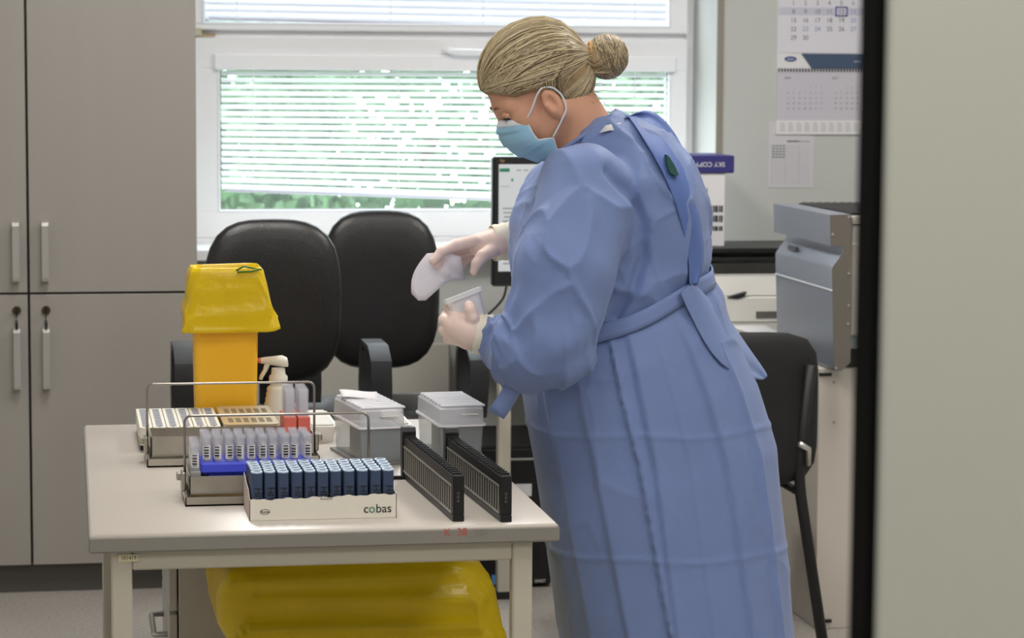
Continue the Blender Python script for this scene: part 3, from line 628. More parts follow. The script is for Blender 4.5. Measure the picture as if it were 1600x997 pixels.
pth = [W(791, 448, y=7.5), W(785, 468, y=7.53), (1.24, 7.55, .77), (1.215, 7.55, .757), (1.192, 7.55, .755), (1.184, 7.57, .70), (1.184, 7.66, .5), (1.18, 7.70, .2), (1.17, 7.71, .006)]
tag(part('power_cable', MB().tube(smooth(pth), .004, 6), BLK, None, True), 'thin black cable hanging down behind the gloved hands', 'cable')
# shelf riser, boxes, printer
t = thing('desk_riser', 'black two-deck riser shelf over the printer on the desk', 'shelf', (2.2, 7.6, .75))
part('deck', MB().box(1.84, 2.75, 7.5, 7.83, .957, .970, bev=.002), BLK, t); part('deck', MB().box(1.84, 2.75, 7.5, 7.83, .930, .942, bev=.002), BLK, t)
for xx in (1.845, 2.73):
    for yy in (7.51, 7.81): part('post', MB().box(xx, xx+.015, yy, yy+.012, .75, .955), BLK, t)
bx0, bx1 = 1.80+.055, W(1133, 300, y=7.58).x; zb = W(1110, 270, y=7.58).z; zt = W(1110, 243, y=7.58).z
t = thing('paper_box', 'white copy paper box with barcodes under a navy lid, on the riser', 'box', ((bx0+bx1)/2, 7.7, .97))
bxm = part('box_body', MB().box(bx0-.10, bx1, 7.58, 7.80, .970, zb, bev=.002), PAPER, t)
ld = part('box_lid', MB().box(bx0-.108, bx1+.026, 7.572, 7.808, zb-.001, zt, bev=.003), M('lid_navy', (52, 50, 120), .5), t)
text('lettering', 'SKY COPY', .02, Matrix.Translation((bx1-.05, 7.5715, (zb+zt)/2)) @ FRONT @ Matrix.Rotation(PI, 4, 'Z'), PAPER, ld)
bars = MB()
for zc, hh in ((1.085, .02), (1.055, .02), (1.025, .014), (1.212, .008)):
    for k in range(9): bars.box(bx1-.062+k*.0062, bx1-.059+k*.0062+.0012*(k % 3), 7.5785, 7.5798, zc-hh/2, zc+hh/2)
part('barcode', bars, INK, bxm)['kind'] = 'stuff'; text('lettering', 'H', .024, fr(bx1-.063, 7.5792, 1.14), INK, bxm); text('lettering', 'Canon', .012, fr(bx1-.072, 7.5792, 1.218), M('print_red', (200, 50, 50), .6), bxm)
px0 = 1.82; t = thing('printer', 'white desktop printer under the black riser shelf', 'printer', (2.1, 7.3, .75))
PRN = M('printer_white', (214, 212, 206), .45)
part('base', MB().box(px0, 2.42, 7.42, 7.82, .75, .83, bev=.006), PRN, t)
part('upper_body', MB().prism([(7.44, .832), (7.46, .888), (7.50, .892), (7.50, .865), (7.80, .865), (7.80, .832)], 'x', px0, 2.42), PRN, t)
part('tray_back', MB().box(px0+.01, 2.41, 7.70, 7.80, .865, .912, bev=.004), PRN, t)
p = W(1150, 460, y=7.43); part('latch', MB().prism([(p.x-.03, p.z-.008), (p.x+.03, p.z+.008), (p.x+.022, p.z-.004), (p.x+.002, p.z-.012)], 'y', 7.415, 7.46), BLK, t)
part('paper_slot', MB().box(p.x+.06, p.x+.2, 7.417, 7.421, .765, .785), M('slot_grey', (90, 88, 86), .6), t)
sp = MB().sheet([[(x, y, .7512+.012*max(0, (7.26-y)*2)*(.5+.5*math.sin(x*40))+(.02*(y-7.2) if y > 7.2 else 0)) for x in np.linspace(1.93, 2.04, 8)] for y in np.linspace(7.10, 7.33, 8)])
tag(part('paper_sheet', sp, PAPER, None, True, .0005), 'crumpled white paper sheet lying on the desk near the printer', 'paper')
# ------------------------------------------------------------------ calendar and notices on the wall
t = thing('wall_calendar', 'hanging wall calendar with month sheets and a dark blue banner', 'calendar', (2.38, WY, 1.3)); YC = WY-.004
cx0, cx1 = W(1214, 100, y=YC).x, W(1214, 100, y=YC).x+.335
Z = lambda py: W(1285, py, y=YC).z
part('backing', MB().box(cx0, cx1, YC, WY-.0005, Z(208), Z(-90)), PAPER, t)
mon = part('month_sheet', MB().box(cx0+.002, cx1-.002, YC-.002, YC, Z(83), Z(-85)), M('sheet_white', (226, 224, 232), .7), t)
part('week_band', MB().box(cx0+.002, cx1-.002, YC-.0024, YC-.002, Z(24), Z(12)), M('band_lilac', (204, 202, 218), .7), mon)
GRY = M('calendar_grey', (120, 120, 126), .7); BLU = M('calendar_blue', (140, 146, 200), .7)
days = [(r*7+c+1) for r in range(5) for c in range(7)]
for d in days:
    if d > 30: continue
    r, c = divmod(d-1, 7); p = W(1240+c*18.7, 5+r*13.5, y=YC-.003)
    text('day_number', str(d), .020, fr(p.x, YC-.0028, p.z), BLU if c == 6 or c == 5 or d in (23, 24) else GRY, mon, ext=.0001)
p = W(1240+4*18.7, 18, y=YC-.004); mk = MB()
for q in ((-.020, .020, .0125, .0155), (-.020, .020, -.0155, -.0125), (-.020, -.017, -.0155, .0155), (.017, .020, -.0155, .0155)): mk.box(p.x+q[0], p.x+q[1], YC-.005, YC-.0035, p.z+q[2], p.z+q[3])
part('day_marker', mk, M('marker_blue', (44, 50, 130), .5), t)
ban = part('banner', MB().prism([(W(1252, 84, y=YC).x, Z(84)), (cx1, Z(84)), (cx1, Z(107)), (W(1268, 106, y=YC).x, Z(107))], 'y', YC-.003, YC), M('banner_blue', (66, 84, 112), .5), t)
p = W(1235, 92, y=YC); part('emblem', MB().prism([(p.x+.02*math.cos(a), p.z+.008*math.sin(a)) for a in np.linspace(0, 2*PI, 20)[:-1]], 'y', YC-.0032, YC), M('emblem_blue', (62, 78, 140), .5), t)
text('lettering', 'tosan', .011, fr(p.x, YC-.0036, p.z), PAPER, t, ext=.0001)
p = W(1340, 96, y=YC); text('lettering', 'tosan.eu', .008, fr(p.x, YC-.0034, p.z), PAPER, ban, ext=.0001)
spir = MB()
for k in range(34): xx = cx0+.004+k*.0098; spir.box(xx, xx+.004, YC-.006, YC, Z(112), Z(107))
part('wire_binding', spir, M('spiral_dark', (80, 80, 84), .4, .6), t)
low = part('lower_sheet', MB().box(cx0, cx1, YC-.002, YC, Z(188), Z(110)), M('sheet_pale', (206, 202, 212), .7), t)
for mi, (nm, x0, sh) in enumerate((('MAY', 1222, 4), ('JULY', 1296, 2))):
    p = W(x0+9, 122, y=YC); text('month_name', nm, .010, fr(p.x, YC-.0025, p.z), INK, low, ext=.0001)
    for d in range(1, 32):
        r, c = divmod(d-1+sh, 7); p = W(x0+9+c*8.7, 137+r*8.2, y=YC)
        text('day_number', str(d), .0085, fr(p.x, YC-.0025, p.z), BLU if c > 4 else GRY, low, ext=.0001)
foot = part('year_strip', MB().box(cx0-.001, cx1, YC-.003, YC, Z(210), Z(188)), PAPER, t)
yr = MB()
for k in range(12):
    for r in range(5): xx = cx0+.012+k*.027; yr.box(xx, xx+(.018 if r else .014), YC-.0034, YC-.003, Z(192+r*3)-.002, Z(192+r*3))
part('year_print', yr, M('print_grey', (176, 174, 180), .7), foot)
a = W(1200, 293, y=WY-.001); b = W(1272, 190, y=WY-.001)
nt_ = tag(part('wall_notice', MB().box(a.x, b.x, WY-.002, WY-.0004, a.z, b.z), M('notice_paper', (212, 210, 214), .7)), 'printed white form taped to the wall below the calendar', 'notice')
ln = MB()
for k in range(16): zz = W(1230, 228+k*3.9, y=WY).z; ln.box(a.x+.01, b.x-.012, WY-.0026, WY-.002, zz, zz+.0008)
for xx in (.01, .055, .1): ln.box(a.x+xx, a.x+xx+.0008, WY-.0026, WY-.002, a.z+.01, a.z+.135)
part('form_lines', ln, M('form_grey', (170, 168, 174), .7), nt_)
tl = MB(); zz = W(1240, 222, y=WY).z; tl.box(a.x+.06, a.x+.1, WY-.0026, WY-.002, zz, zz+.005).box(a.x+.10, a.x+.135, WY-.0026, WY-.002, zz+.001, zz+.003)
for k in range(5):
    for j in range(4): tl.box(a.x+.012+j*.011, a.x+.020+j*.011, WY-.0026, WY-.002, zz-.014-k*.009, zz-.010-k*.009)
part('form_print', tl, GRY, nt_)
a = W(1338, 330, y=WY-.001); b = W(1362, 212, y=WY-.001)
tag(part('wall_notice', MB().box(a.x, a.x+.12, WY-.002, WY-.0004, a.z-.05, b.z), M('notice_lilac', (196, 190, 204), .7)), 'pale lilac notice on the wall above the analyser', 'notice')
# ------------------------------------------------------------------ analyser on its cabinet
AY0, AY1 = 6.5, 7.05; t = thing('analyser', 'silver benchtop analyser with stepped front panel on a white cabinet', 'analyser', (2.3, 6.8, .735))
SILV = M('silver_paint', (142, 148, 160), .34, .35, var=.01); SIDE = M('analyser_side_metal', (126, 120, 112), .4, .5, var=.03)
def prof(pts): return [(W(px, py, y=AY0).x, W(px, py, y=AY0).z) for px, py in pts]
PT = prof([(1297, 336), (1330, 335), (1330, 500), (1329, 566), (1315, 580), (1306, 580), (1303, 575), (1300, 421), (1302, 416), (1315, 398), (1318, 392), (1318, 384), (1298, 384)])
part('front_panel', MB().prism(PT, 'y', AY0+.002, AY1), SILV, t, smooth=.5)
ins = [(x+(.0008 if i not in (1, 2, 3) else -.0005), z) for i, (x, z) in enumerate(PT)]
part('end_plate', MB().prism(PT, 'y', AY0, AY0+.002), SIDE, t)
gz = W(1300, 454, y=AY0).z; gx = W(1300, 454, y=AY0).x
part('panel_joint', MB().box(gx-.0022, gx+.004, AY0+.001, AY1, gz-.0018, gz+.0018), M('joint_pale', (240, 242, 246), .4), t)
bd = W(1240, 386, x=W(1310, 405, y=AY0).x)
part('name_badge', MB().box(bd.x-.012, bd.x-.004, bd.y-.06, bd.y+.02, bd.z-.008, bd.z+.004), M('badge_grey', (96, 98, 104), .5), t)
for px, py in ((1301, 366), (1326, 339), (1326, 427), (1326, 477), (1325, 506), (1306, 575)):
    p = W(px, py, y=AY0); part('screw', MB().loft([[(p.x+.0032*math.cos(q), AY0-d, p.z+.0032*math.sin(q)) for q in np.linspace(0, 2*PI, 11)[:-1]] for d in (0, .002)]), ALU, t)
xb0 = W(1331, 400, y=AY0+.03).x; AW = .62; zt = W(1340, 336, y=AY0+.03).z; zb = W(1340, 525, y=AY0+.03).z
BODY = M('analyser_body', (176, 170, 162), .45)
part('body', MB().box(xb0, xb0+AW, AY0+.03, AY1, zb, zt-.002, bev=.004), BODY, t)
for py in (351, 381): zz = W(1340, py, y=AY0+.03).z; part('body_seam', MB().box(xb0, xb0+AW, AY0+.0285, AY0+.031, zz-.0015, zz+.0015), M('seam_pale', (216, 212, 204), .4) if py == 381 else BLK, t)
gr = MB().box(xb0+.0, xb0+AW, AY0+.05, AY1-.01, zt-.002, zt+.004); part('top_grille', gr, BLKM, t)
hexs = MB()
for i in range(26):
    for j in range(28): hexs.box(xb0+.01+i*.0225+(j % 2)*.011, xb0+.02+i*.0225+(j % 2)*.011, AY0+.06+j*.0185, AY0+.069+j*.0185, zt+.004, zt+.0055)
h_ = part('grille_mesh', hexs, M('mesh_grey', (74, 72, 70), .5), t); h_['kind'] = 'stuff'
part('lower_band', MB().box(xb0-.0, xb0+AW, AY0+.035, AY1, W(1340, 545, y=AY0+.03).z, zb), M('band_teal', (120, 132, 132), .5), t)
CZ = .712
part('foot_block', MB().box(xb0+.005, xb0+AW-.01, AY0+.1, AY1-.02, CZ+.0005, W(1340, 545, y=AY0+.03).z), BLK, t)
t = thing('instrument_cabinet', 'white cabinet carrying the analyser, with black end strips', 'cabinet', (2.35, 6.85, 0))
kx = W(1277, 800, y=6.585).x
part('body', MB().box(kx, kx+.75, 6.585, 7.03, 0, CZ, bev=.002), M('cabinet_white', (206, 198, 188), .45, var=.015), t)
for py in (585, 970): p = W(1289, py, y=6.585); part('edge_strip', MB().box(p.x-.017, p.x+.017, 6.578, 6.586, p.z-.004, p.z+.004), BLK, t)
for py in (597, 660): p = W(1303, py, y=6.585); part('screw_cap', MB().loft([[(p.x+.004*math.cos(q), 6.586-d, p.z+.004*math.sin(q)) for q in np.linspace(0, 2*PI, 11)[:-1]] for d in (0, .002)]), GREYP, t)
# ------------------------------------------------------------------ the person
class SDF:
    def __init__(s, lo, hi, h):
        s.lo = np.array(lo, float); s.h = h; s.n = np.ceil((np.array(hi)-s.lo)/h).astype(int)+1
        s.F = np.full(s.n, .2, np.float32)
    def sub(s, lo, hi):
        i0 = np.maximum(0, np.floor((np.array(lo)-s.lo)/s.h).astype(int)); i1 = np.minimum(s.n, np.ceil((np.array(hi)-s.lo)/s.h).astype(int)+1)
        ax = [(s.lo[k]+s.h*np.arange(i0[k], i1[k])).astype(np.float32) for k in range(3)]
        return tuple(slice(a, b) for a, b in zip(i0, i1)), (ax[0][:, None, None], ax[1][None, :, None], ax[2][None, None, :])
    def comb(s, sl, d, k, op):
        f = s.F[sl]
        if op == 'sub': d = -d
        if op == 'add':
            h = np.clip(.5+.5*(f-d)/k, 0, 1); s.F[sl] = f*(1-h)+d*h-k*h*(1-h)
        else:
            h = np.clip(.5-.5*(f-d)/k, 0, 1); s.F[sl] = f*(1-h)+d*h+k*h*(1-h)
    def cone(s, a, b, ra, rb, k=.015, op='add'):
        a = np.array(a, float); b = np.array(b, float); m_ = max(ra, rb)+k+.03
        sl, (x, y, z) = s.sub(np.minimum(a, b)-m_, np.maximum(a, b)+m_); ab = b-a
        t = np.clip(((x-a[0])*ab[0]+(y-a[1])*ab[1]+(z-a[2])*ab[2])/max(1e-9, ab@ab), 0, 1)
        d = np.sqrt((x-a[0]-t*ab[0])**2+(y-a[1]-t*ab[1])**2+(z-a[2]-t*ab[2])**2)-(ra+(rb-ra)*t)
        s.comb(sl, d, k, op); return s
    def chain(s, pts, k=.015):
        for (p, r), (q, r2) in zip(pts, pts[1:]): s.cone(p, q, r, r2, k)
        return s
    def ell(s, c, r, ax=None, k=.015, op='add'):
        c = np.array(c, float); r = np.array(r, float); A = np.eye(3) if ax is None else np.array(ax, float); m_ = r.max()+k+.03
        sl, (x, y, z) = s.sub(c-m_, c+m_); dx, dy, dz = x-c[0], y-c[1], z-c[2]
        q = [A[i][0]*dx+A[i][1]*dy+A[i][2]*dz for i in range(3)]
        k0 = np.sqrt(sum((q[i]/r[i])**2 for i in range(3))); k1 = np.sqrt(sum((q[i]/r[i]**2)**2 for i in range(3)))+1e-6
        s.comb(sl, k0*(k0-1)/k1, k, op); return s
    def mesh(s):
        F = s.F; ins = F < 0; nx, ny, nz = F.shape
        C = [(i, j, k) for i in (0, 1) for j in (0, 1) for k in (0, 1)]
        cs = lambda A, c: A[c[0]:nx-1+c[0], c[1]:ny-1+c[1], c[2]:nz-1+c[2]]
        cnt = sum(cs(ins, c).astype(np.int8) for c in C); act = (cnt > 0) & (cnt < 8); idx = np.argwhere(act)
        P = np.zeros((len(idx), 3)); N_ = np.zeros(len(idx))
        for a in range(8):
            for b in range(a+1, 8):
                d = [C[b][q]-C[a][q] for q in range(3)]
                if sum(abs(v) for v in d) != 1: continue
                fa = F[idx[:, 0]+C[a][0], idx[:, 1]+C[a][1], idx[:, 2]+C[a][2]]; fb = F[idx[:, 0]+C[b][0], idx[:, 1]+C[b][1], idx[:, 2]+C[b][2]]
                m_ = (fa < 0) != (fb < 0); t = np.where(m_, fa/np.where(fa == fb, 1, fa-fb), 0)
                P += m_[:, None]*(np.array(C[a])+t[:, None]*np.array(d)); N_ += m_
        V = s.lo+s.h*(idx+P/np.maximum(N_, 1)[:, None])
        vid = np.full(act.shape, -1, int); vid[tuple(idx.T)] = np.arange(len(idx)); Q = []
        for ax in range(3):
            o1, o2 = [(1, 2), (0, 2), (0, 1)][ax]; sl0 = [slice(None)]*3; sl1 = [slice(None)]*3; sl0[ax] = slice(0, -1); sl1[ax] = slice(1, None)
            e = np.argwhere(ins[tuple(sl0)] != ins[tuple(sl1)]); e = e[(e[:, o1] > 0) & (e[:, o2] > 0) & (e[:, o1] < F.shape[o1]-1) & (e[:, o2] < F.shape[o2]-1)]
            f = []
            for u, v in ((0, 0), (1, 0), (1, 1), (0, 1)):
                q = e.copy(); q[:, o1] -= u; q[:, o2] -= v; f.append(vid[q[:, 0], q[:, 1], q[:, 2]])
            Q.append(np.stack(f, 1))
        Q = np.concatenate(Q); Q = Q[(Q >= 0).all(1)]
        return V, Q
class G(MB):
    def __init__(s, V, Q): s.v = [tuple(p) for p in V]; s.f = [tuple(int(i) for i in q) for q in Q]
PY = 4.95
t3 = lambda v: np.array([v.x, v.y, v.z])
def B(px, py, y=PY): return t3(W(px, py, y=y))
person = thing('person', 'person in blue gown, face mask and gloves working beside the table', 'person', (1.12, PY, 0))
SKIN = M('skin', (214, 160, 132), .5, var=.05, vscale=14, bump=.03, bscale=150)
HC = B(840, 135); TL = math.radians(35); HF = np.array((-math.cos(TL), 0, -math.sin(TL))); HU = np.array((-math.sin(TL), 0, math.cos(TL))); HS = np.array((0, 1., 0))
def HP(a, s, b): return HC+HF*a+HS*s+HU*b
AX = [HF, HS, HU]
s = SDF((.7, 4.6, 0), (1.45, 5.3, 1.66), .0055)
# torso, legs and arms (below the gown), then neck and head
s.cone(B(925, 245), B(975, 340), .062, .105, .05).cone(B(965, 340), B(980, 470), .105, .105, .05).cone(B(980, 470), B(1005, 640), .105, .13, .05)
for sy, kx in ((-.085, 0), (.085, -.06)):
    hip = B(1020, 660)+np.array((0, sy, 0)); kn = np.array((1.13+kx, PY+sy, .5)); an = np.array((1.17+kx, PY+sy, .09))
    s.chain([(hip, .095), (kn, .062), (an, .042)], .03).ell(np.array((1.11+kx, PY+sy, .045)), (.13, .045, .045), None, .03)
NS, NE, NW = B(900, 300, 4.79), B(862, 540, 4.70), B(752, 521, 4.775)
FS, FE, FW_ = B(890, 300, 5.12), B(875, 440, 5.2), B(795, 379, 5.11)
for A_ in ((NS, NE, NW), (FS, FE, FW_)): s.chain([(A_[0], .062), (A_[1], .042), (A_[2], .026)], .02)
s.cone(HP(-.03, 0, -.05), B(935, 250), .056, .066, .03)
s.ell(HP(-.005, 0, .03), (.097, .074, .086), AX, .02).ell(HP(.045, 0, -.045), (.05, .056, .075), AX, .03)
s.cone(HP(.062, 0, -.102), HP(.055, 0, -.098), .024, .026, .02)
for q in (-1, 1):
    s.cone(HP(.055, q*.015, -.10), HP(.002, q*.054, -.062), .02, .02, .025); s.ell(HP(.062, q*.034, -.034), (.026, .026, .028), AX, .02)
    s.cone(HP(.086, q*.012, .009), HP(.074, q*.045, .006), .011, .011, .015)
    s.ell(HP(.100, q*.033, -.012), (.014, .017, .010), AX, .008, 'sub')
    s.ell(HP(.004, q*.073, -.036), (.019, .011, .033), AX, .006).ell(HP(.008, q*.085, -.031), (.0105, .0125, .019), AX, .003, 'sub').ell(HP(.014, q*.077, -.040), (.005, .006, .008), AX, .003)
s.cone(HP(.09, 0, -.002), HP(.102, 0, -.036), .009, .011, .012)
part('body', G(*s.mesh()), SKIN, person, True)
for sy, kx in ((-.085, 0), (.085, -.06)):
    so = SDF((.90+kx, PY+sy-.08, -.02), (1.30+kx, PY+sy+.08, .12), .004); so.ell((1.11+kx, PY+sy, .048), (.140, .054, .052), None, .02).ell((1.17+kx, PY+sy, .055), (.07, .05, .055), None, .02)
    sl, (x, y, z) = so.sub(so.lo, so.lo+1); so.comb(sl, (.001-z+0*x+0*y).astype(np.float32), .006, 'int'); part('shoe', G(*so.mesh()), M('white_shoe', (225, 225, 222), .5), person, True)
# eyes with lids and lashes
for q in (-1, 1):
    e = SDF(HP(.08, q*.033, -.012)-.03, HP(.08, q*.033, -.012)+.03, .0018); e.ell(HP(.0755, q*.033, -.011), (.0125, .0135, .0125), AX, .002)
    eo = part('eye', G(*e.mesh()), M('eye_white', (226, 220, 214), .2), person, True)
    part('iris', MB().tube([HP(.0845, q*.033, -.0125), HP(.0885, q*.033, -.0135)], [.0055, .0045], 12), M('iris_dark', (40, 42, 48), .2), eo)
    part('eyelid', MB().tube([HP(.084+.004*math.cos(v), q*(.033+.014*v), -.005-.004*abs(v)) for v in np.linspace(-1, 1, 7)], [.0035, .006, .0075, .008, .0075, .006, .0035], 8), SKIN, eo, True)
    part('eyelashes', MB().tube([HP(.0935+.001*math.cos(v), q*(.033+.014*v), -.0105-.003*abs(v)) for v in np.linspace(-1, 1, 7)], .0013, 5), INK, eo, True)
    part('eyebrow', MB().tube([HP(.0985-.004*v, q*(.016+.03*v), .012+.004*math.sin(v*PI)) for v in np.linspace(0, 1, 6)], [.001, .0022, .0024, .0022, .0018, .001], 6), M('brow_hair', (120, 94, 66), .7), person, True)
# hair
def hair_mat(name, c1, c2):
    mt = M(name, c1, .38, spec=.5); nt = mt.node_tree; N = nt.nodes; L = nt.links
    at = N.new('ShaderNodeNewGeometry'); r = N.new('ShaderNodeValToRGB'); r.color_ramp.elements[0].color = lin(c1); r.color_ramp.elements[1].color = lin(c2)
    L.new(at.outputs['Random Per Island'], r.inputs[0]); L.new(r.outputs[0], N['Principled BSDF'].inputs['Base Color']); return mt
HAIR = M('hair_blonde', (158, 132, 96), .45, var=.3, vscale=40, bump=.3, bscale=120)
STR = hair_mat('hair_strand', (100, 80, 56), (226, 208, 170))
HCE = (-.01, 0, .035); HR = np.array((.109, .088, .092))
TIE = np.array((-.118, 0, -.012))
hs = SDF(HP(0, 0, 0)-.24, HP(0, 0, 0)+.24, .004)
hs.ell(HP(*HCE), HR, AX, .01).ell(HP(-.05, 0, -.03), (.06, .06, .05), AX, .03).cone(HP(-.07, 0, -.004), HP(*TIE), .05, .015, .03)
sl, (x, y, z) = hs.sub(hs.lo, hs.lo+1); dx, dy, dz = x-HC[0], y-HC[1], z-HC[2]
ca = dx*HF[0]+dz*HF[2]+0*dy; cb = dx*HU[0]+dz*HU[2]+0*dy
line = np.interp(ca, [-.2, -.075, -.055, -.016, .006, .03, .055, .1, .13], [-.10, -.088, -.082, -.055, -.006, .006, .012, .05, .09])
hs.comb(sl, (line-cb).astype(np.float32)*.75, .012, 'int')
hair = part('hair', G(*hs.mesh()), HAIR, person, True)
def slerp(a, b, t):
    a = a/np.linalg.norm(a); b = b/np.linalg.norm(b); o = math.acos(np.clip(a@b, -1, 1)); so = max(1e-4, math.sin(o)); return a*math.sin((1-t)*o)/so+b*math.sin(t*o)/so
from mathutils.bvhtree import BVHTree
hv = [v.co.copy() for v in hair.data.vertices]; bvh = BVHTree.FromPolygons(hv, [tuple(p.vertices) for p in hair.data.polygons])
def hug(p, off):
    l, n_, i_, d_ = bvh.find_nearest(Vector(p)); return l+n_*off
sb = MB(); tied = (TIE-np.array(HCE))/HR
for i in range(520):
    a0 = rng.uniform(-.085, -.018); b0 = np.interp(a0, [-.09, -.055, -.016], [-.09, -.08, -.05])+rng.uniform(0, .02); sg = rng.choice((-1, 1)); p0_ = np.array((a0, sg*.07*math.sqrt(max(.05, 1-((a0+.03)/.075)**2)), b0))
    md = p0_*.5+TIE*.5+np.array((-.004, sg*.022, .0)); pts = [HP(*(p0_*(1-t_)**2+2*md*t_*(1-t_)+(TIE+rng.normal(size=3)*.004)*t_*t_)) for t_ in np.linspace(0, .95, 8)]
    of_ = rng.uniform(0, .0018); sb.tube([hug(p_, of_) for p_ in pts], .0011, 3, False)
for i in range(1900):
    e_ = math.radians(rng.uniform(-8, 88)); sgn = rng.choice((-1, 1)); ce = math.cos(e_)
    if rng.uniform() < .3 and e_ < .6:
        a0 = rng.uniform(-.022, .075); b0 = np.interp(a0, [-.016, .006, .03, .055, .1], [-.05, .0, .012, .018, .056])+rng.uniform(0, .02)
    else:
        a0 = .108-.05*ce*rng.uniform(0, 1); b0 = np.interp(a0, [.055, .1, .13], [.02, .058, .09])+.03*math.sin(max(0, e_))*rng.uniform(0, 1)
    u1, u3 = (a0-HCE[0])/HR[0], (b0-HCE[2])/HR[2]; k_ = math.hypot(u1, u3)
    if k_ > .985: u1 *= .985/k_; u3 *= .985/k_
    st = np.array((u1, sgn*math.sqrt(1-u1*u1-u3*u3), u3)); mid = np.array((-.05, sgn*ce, math.sin(e_)+.05)); wv = rng.normal()*.05; ph = rng.uniform(0, 6); pts = []; of_ = rng.uniform(0, .003)+(.004*rng.uniform() if rng.uniform() < .06 else 0)
    for t_ in np.linspace(0, .95, 13):
        d = slerp(slerp(st, mid, t_), slerp(mid, tied, t_), t_)+np.array((0, 0, (wv+.03*math.sin(t_*4+ph))*math.sin(t_*PI))); p_ = np.array(HCE)+d/np.linalg.norm(d)*HR
        w_ = max(0, (t_-.65)/.35)**1.4; p_ = p_*(1-w_*.85)+TIE*(w_*.85); pts.append(hug(HP(*p_), of_*math.sin(min(1, .15+t_)*PI*.9)))
    sb.tube(pts, [.0009+.0008*math.sin(k/12*PI) for k in range(13)], 3, False)
for i in range(40):
    p0_ = HP(rng.uniform(-.09, -.05), rng.normal()*.03, rng.uniform(-.09, -.05)); dr = np.array((rng.uniform(.3, 1), rng.normal()*.4, rng.uniform(-1, .1))); ln_ = rng.uniform(.015, .04)
    sb.tube([p0_, p0_+dr*ln_*.5+np.array((0, 0, .003)), p0_+dr*ln_], .0005, 3, False)
part('strands', sb, STR, hair, True)
# bun with its tie
BC = B(945, 90); bn = SDF(BC-.1, BC+.1, .0035); bn.ell(BC+np.array((.004, 0, .002)), (.041, .042, .043), None, .01).cone(HP(*TIE), BC, .016, .026, .015).ell(B(926, 105, 4.925), (.02, .018, .017), None, .008)
bun = part('bun', G(*bn.mesh()), HAIR, person, True)
sb = MB()
for i in range(420):
    ax_ = np.array((1, rng.normal()*.25, .35+rng.normal()*.2)); ax_ /= np.linalg.norm(ax_); u_ = np.cross(ax_, (0, 1, 0)); u_ /= np.linalg.norm(u_); v_ = np.cross(ax_, u_)
    a0 = rng.uniform(0, 2*PI); la = rng.uniform(-.85, .85); pts = []
    for k in range(9):
        a_ = a0+k*.24; d = ax_*math.sin(la)+(u_*math.cos(a_)+v_*math.sin(a_))*math.cos(la); pts.append(BC+np.array((.004, 0, .002))+d*np.array((.0415, .0425, .0435))*rng.uniform(.99, 1.03))
    sb.tube(pts, .0011, 3, False)
for i in range(60):
    d = rng.normal(size=3)*.006; pts = [B(915, 100, 4.92)+d, B(930, 108, 4.915)+d*.8, B(943, 104, 4.915)+d*1.3]; sb.tube(pts, .001, 3, False)
part('strands', sb, STR, bun, True)
tie = HP(*TIE)+np.array((.006, 0, .002))
for q in (-.006, 0, .006):
    axd = (BC-HP(*TIE)); axd /= np.linalg.norm(axd); u_ = np.cross(axd, (0, 1, 0)); u_ /= np.linalg.norm(u_)
    part('hair_tie', MB().tube([tie+axd*q+(u_*math.cos(a)*1.15+np.array((0, 1, 0))*math.sin(a))*.0235 for a in np.linspace(0, 2*PI, 25)], .0028, 6), M('tie_ochre', (222, 164, 60), .6), bun, True)
# face mask
cl = np.array([(.100, -.010), (.114, -.024), (.119, -.042), (.116, -.070), (.104, -.095), (.085, -.117), (.061, -.136)])
ed = np.array([(.065, -.032), (.066, -.045), (.068, -.062), (.067, -.078), (.040, -.090), (.046, -.112), (.054, -.135)]); es = np.array([.056, .060, .062, .062, .066, .058, .042])
nv, nu = 29, 31; g = []
for i in range(nv):
    v = i/(nv-1)*6; c = [np.interp(v, range(7), cl[:, k]) for k in (0, 1)]; e = [np.interp(v, range(7), ed[:, k]) for k in (0, 1)]; se = np.interp(v, range(7), es); row = []
    pl_ = .0042*((v*.75) % 1.0)
    for j in range(nu):
        u = (j/(nu-1)*2-1); w_ = 1-math.cos(abs(u)**.9*PI/2); a_ = c[0]+(e[0]-c[0])*w_; b_ = c[1]+(e[1]-c[1])*w_; row.append(HP(a_+pl_*(1-u*u), se*math.sin(u*PI/2), b_-pl_*.5))
    g.append(row)
MASK = M('mask_blue', (168, 216, 244), .6, bump=.08, bscale=260, translucent=.2)
mask = part('face_mask', MB().sheet(g), MASK, person, True, .0012)
MW = M('mask_white', (226, 232, 242), .6)
part('mask_band', MB().sheet([[tuple(np.array(p_)+HF*.0012) for p_ in g[i]] for i in (0, 1, 2, 3)]), MW, mask, True, .0008)
for q in (-1, 1):
    part('side_binding', MB().tube([tuple(np.array(g[i][0 if q < 0 else -1])) for i in range(0, nv)], .0016, 5), MW, mask, True)
    lp = [HP(.064, q*.058, -.034), HP(.045, q*.070, -.022), HP(.022, q*.079, -.004), HP(.004, q*.080, .001), HP(-.012, q*.081, -.012), HP(-.017, q*.081, -.035), HP(-.010, q*.080, -.058), HP(.006, q*.077, -.070), HP(.022, q*.072, -.080), HP(.040, q*.067, -.090)]
    part('ear_loop', MB().tube(smooth(lp), .0019, 6), MW, mask, True)
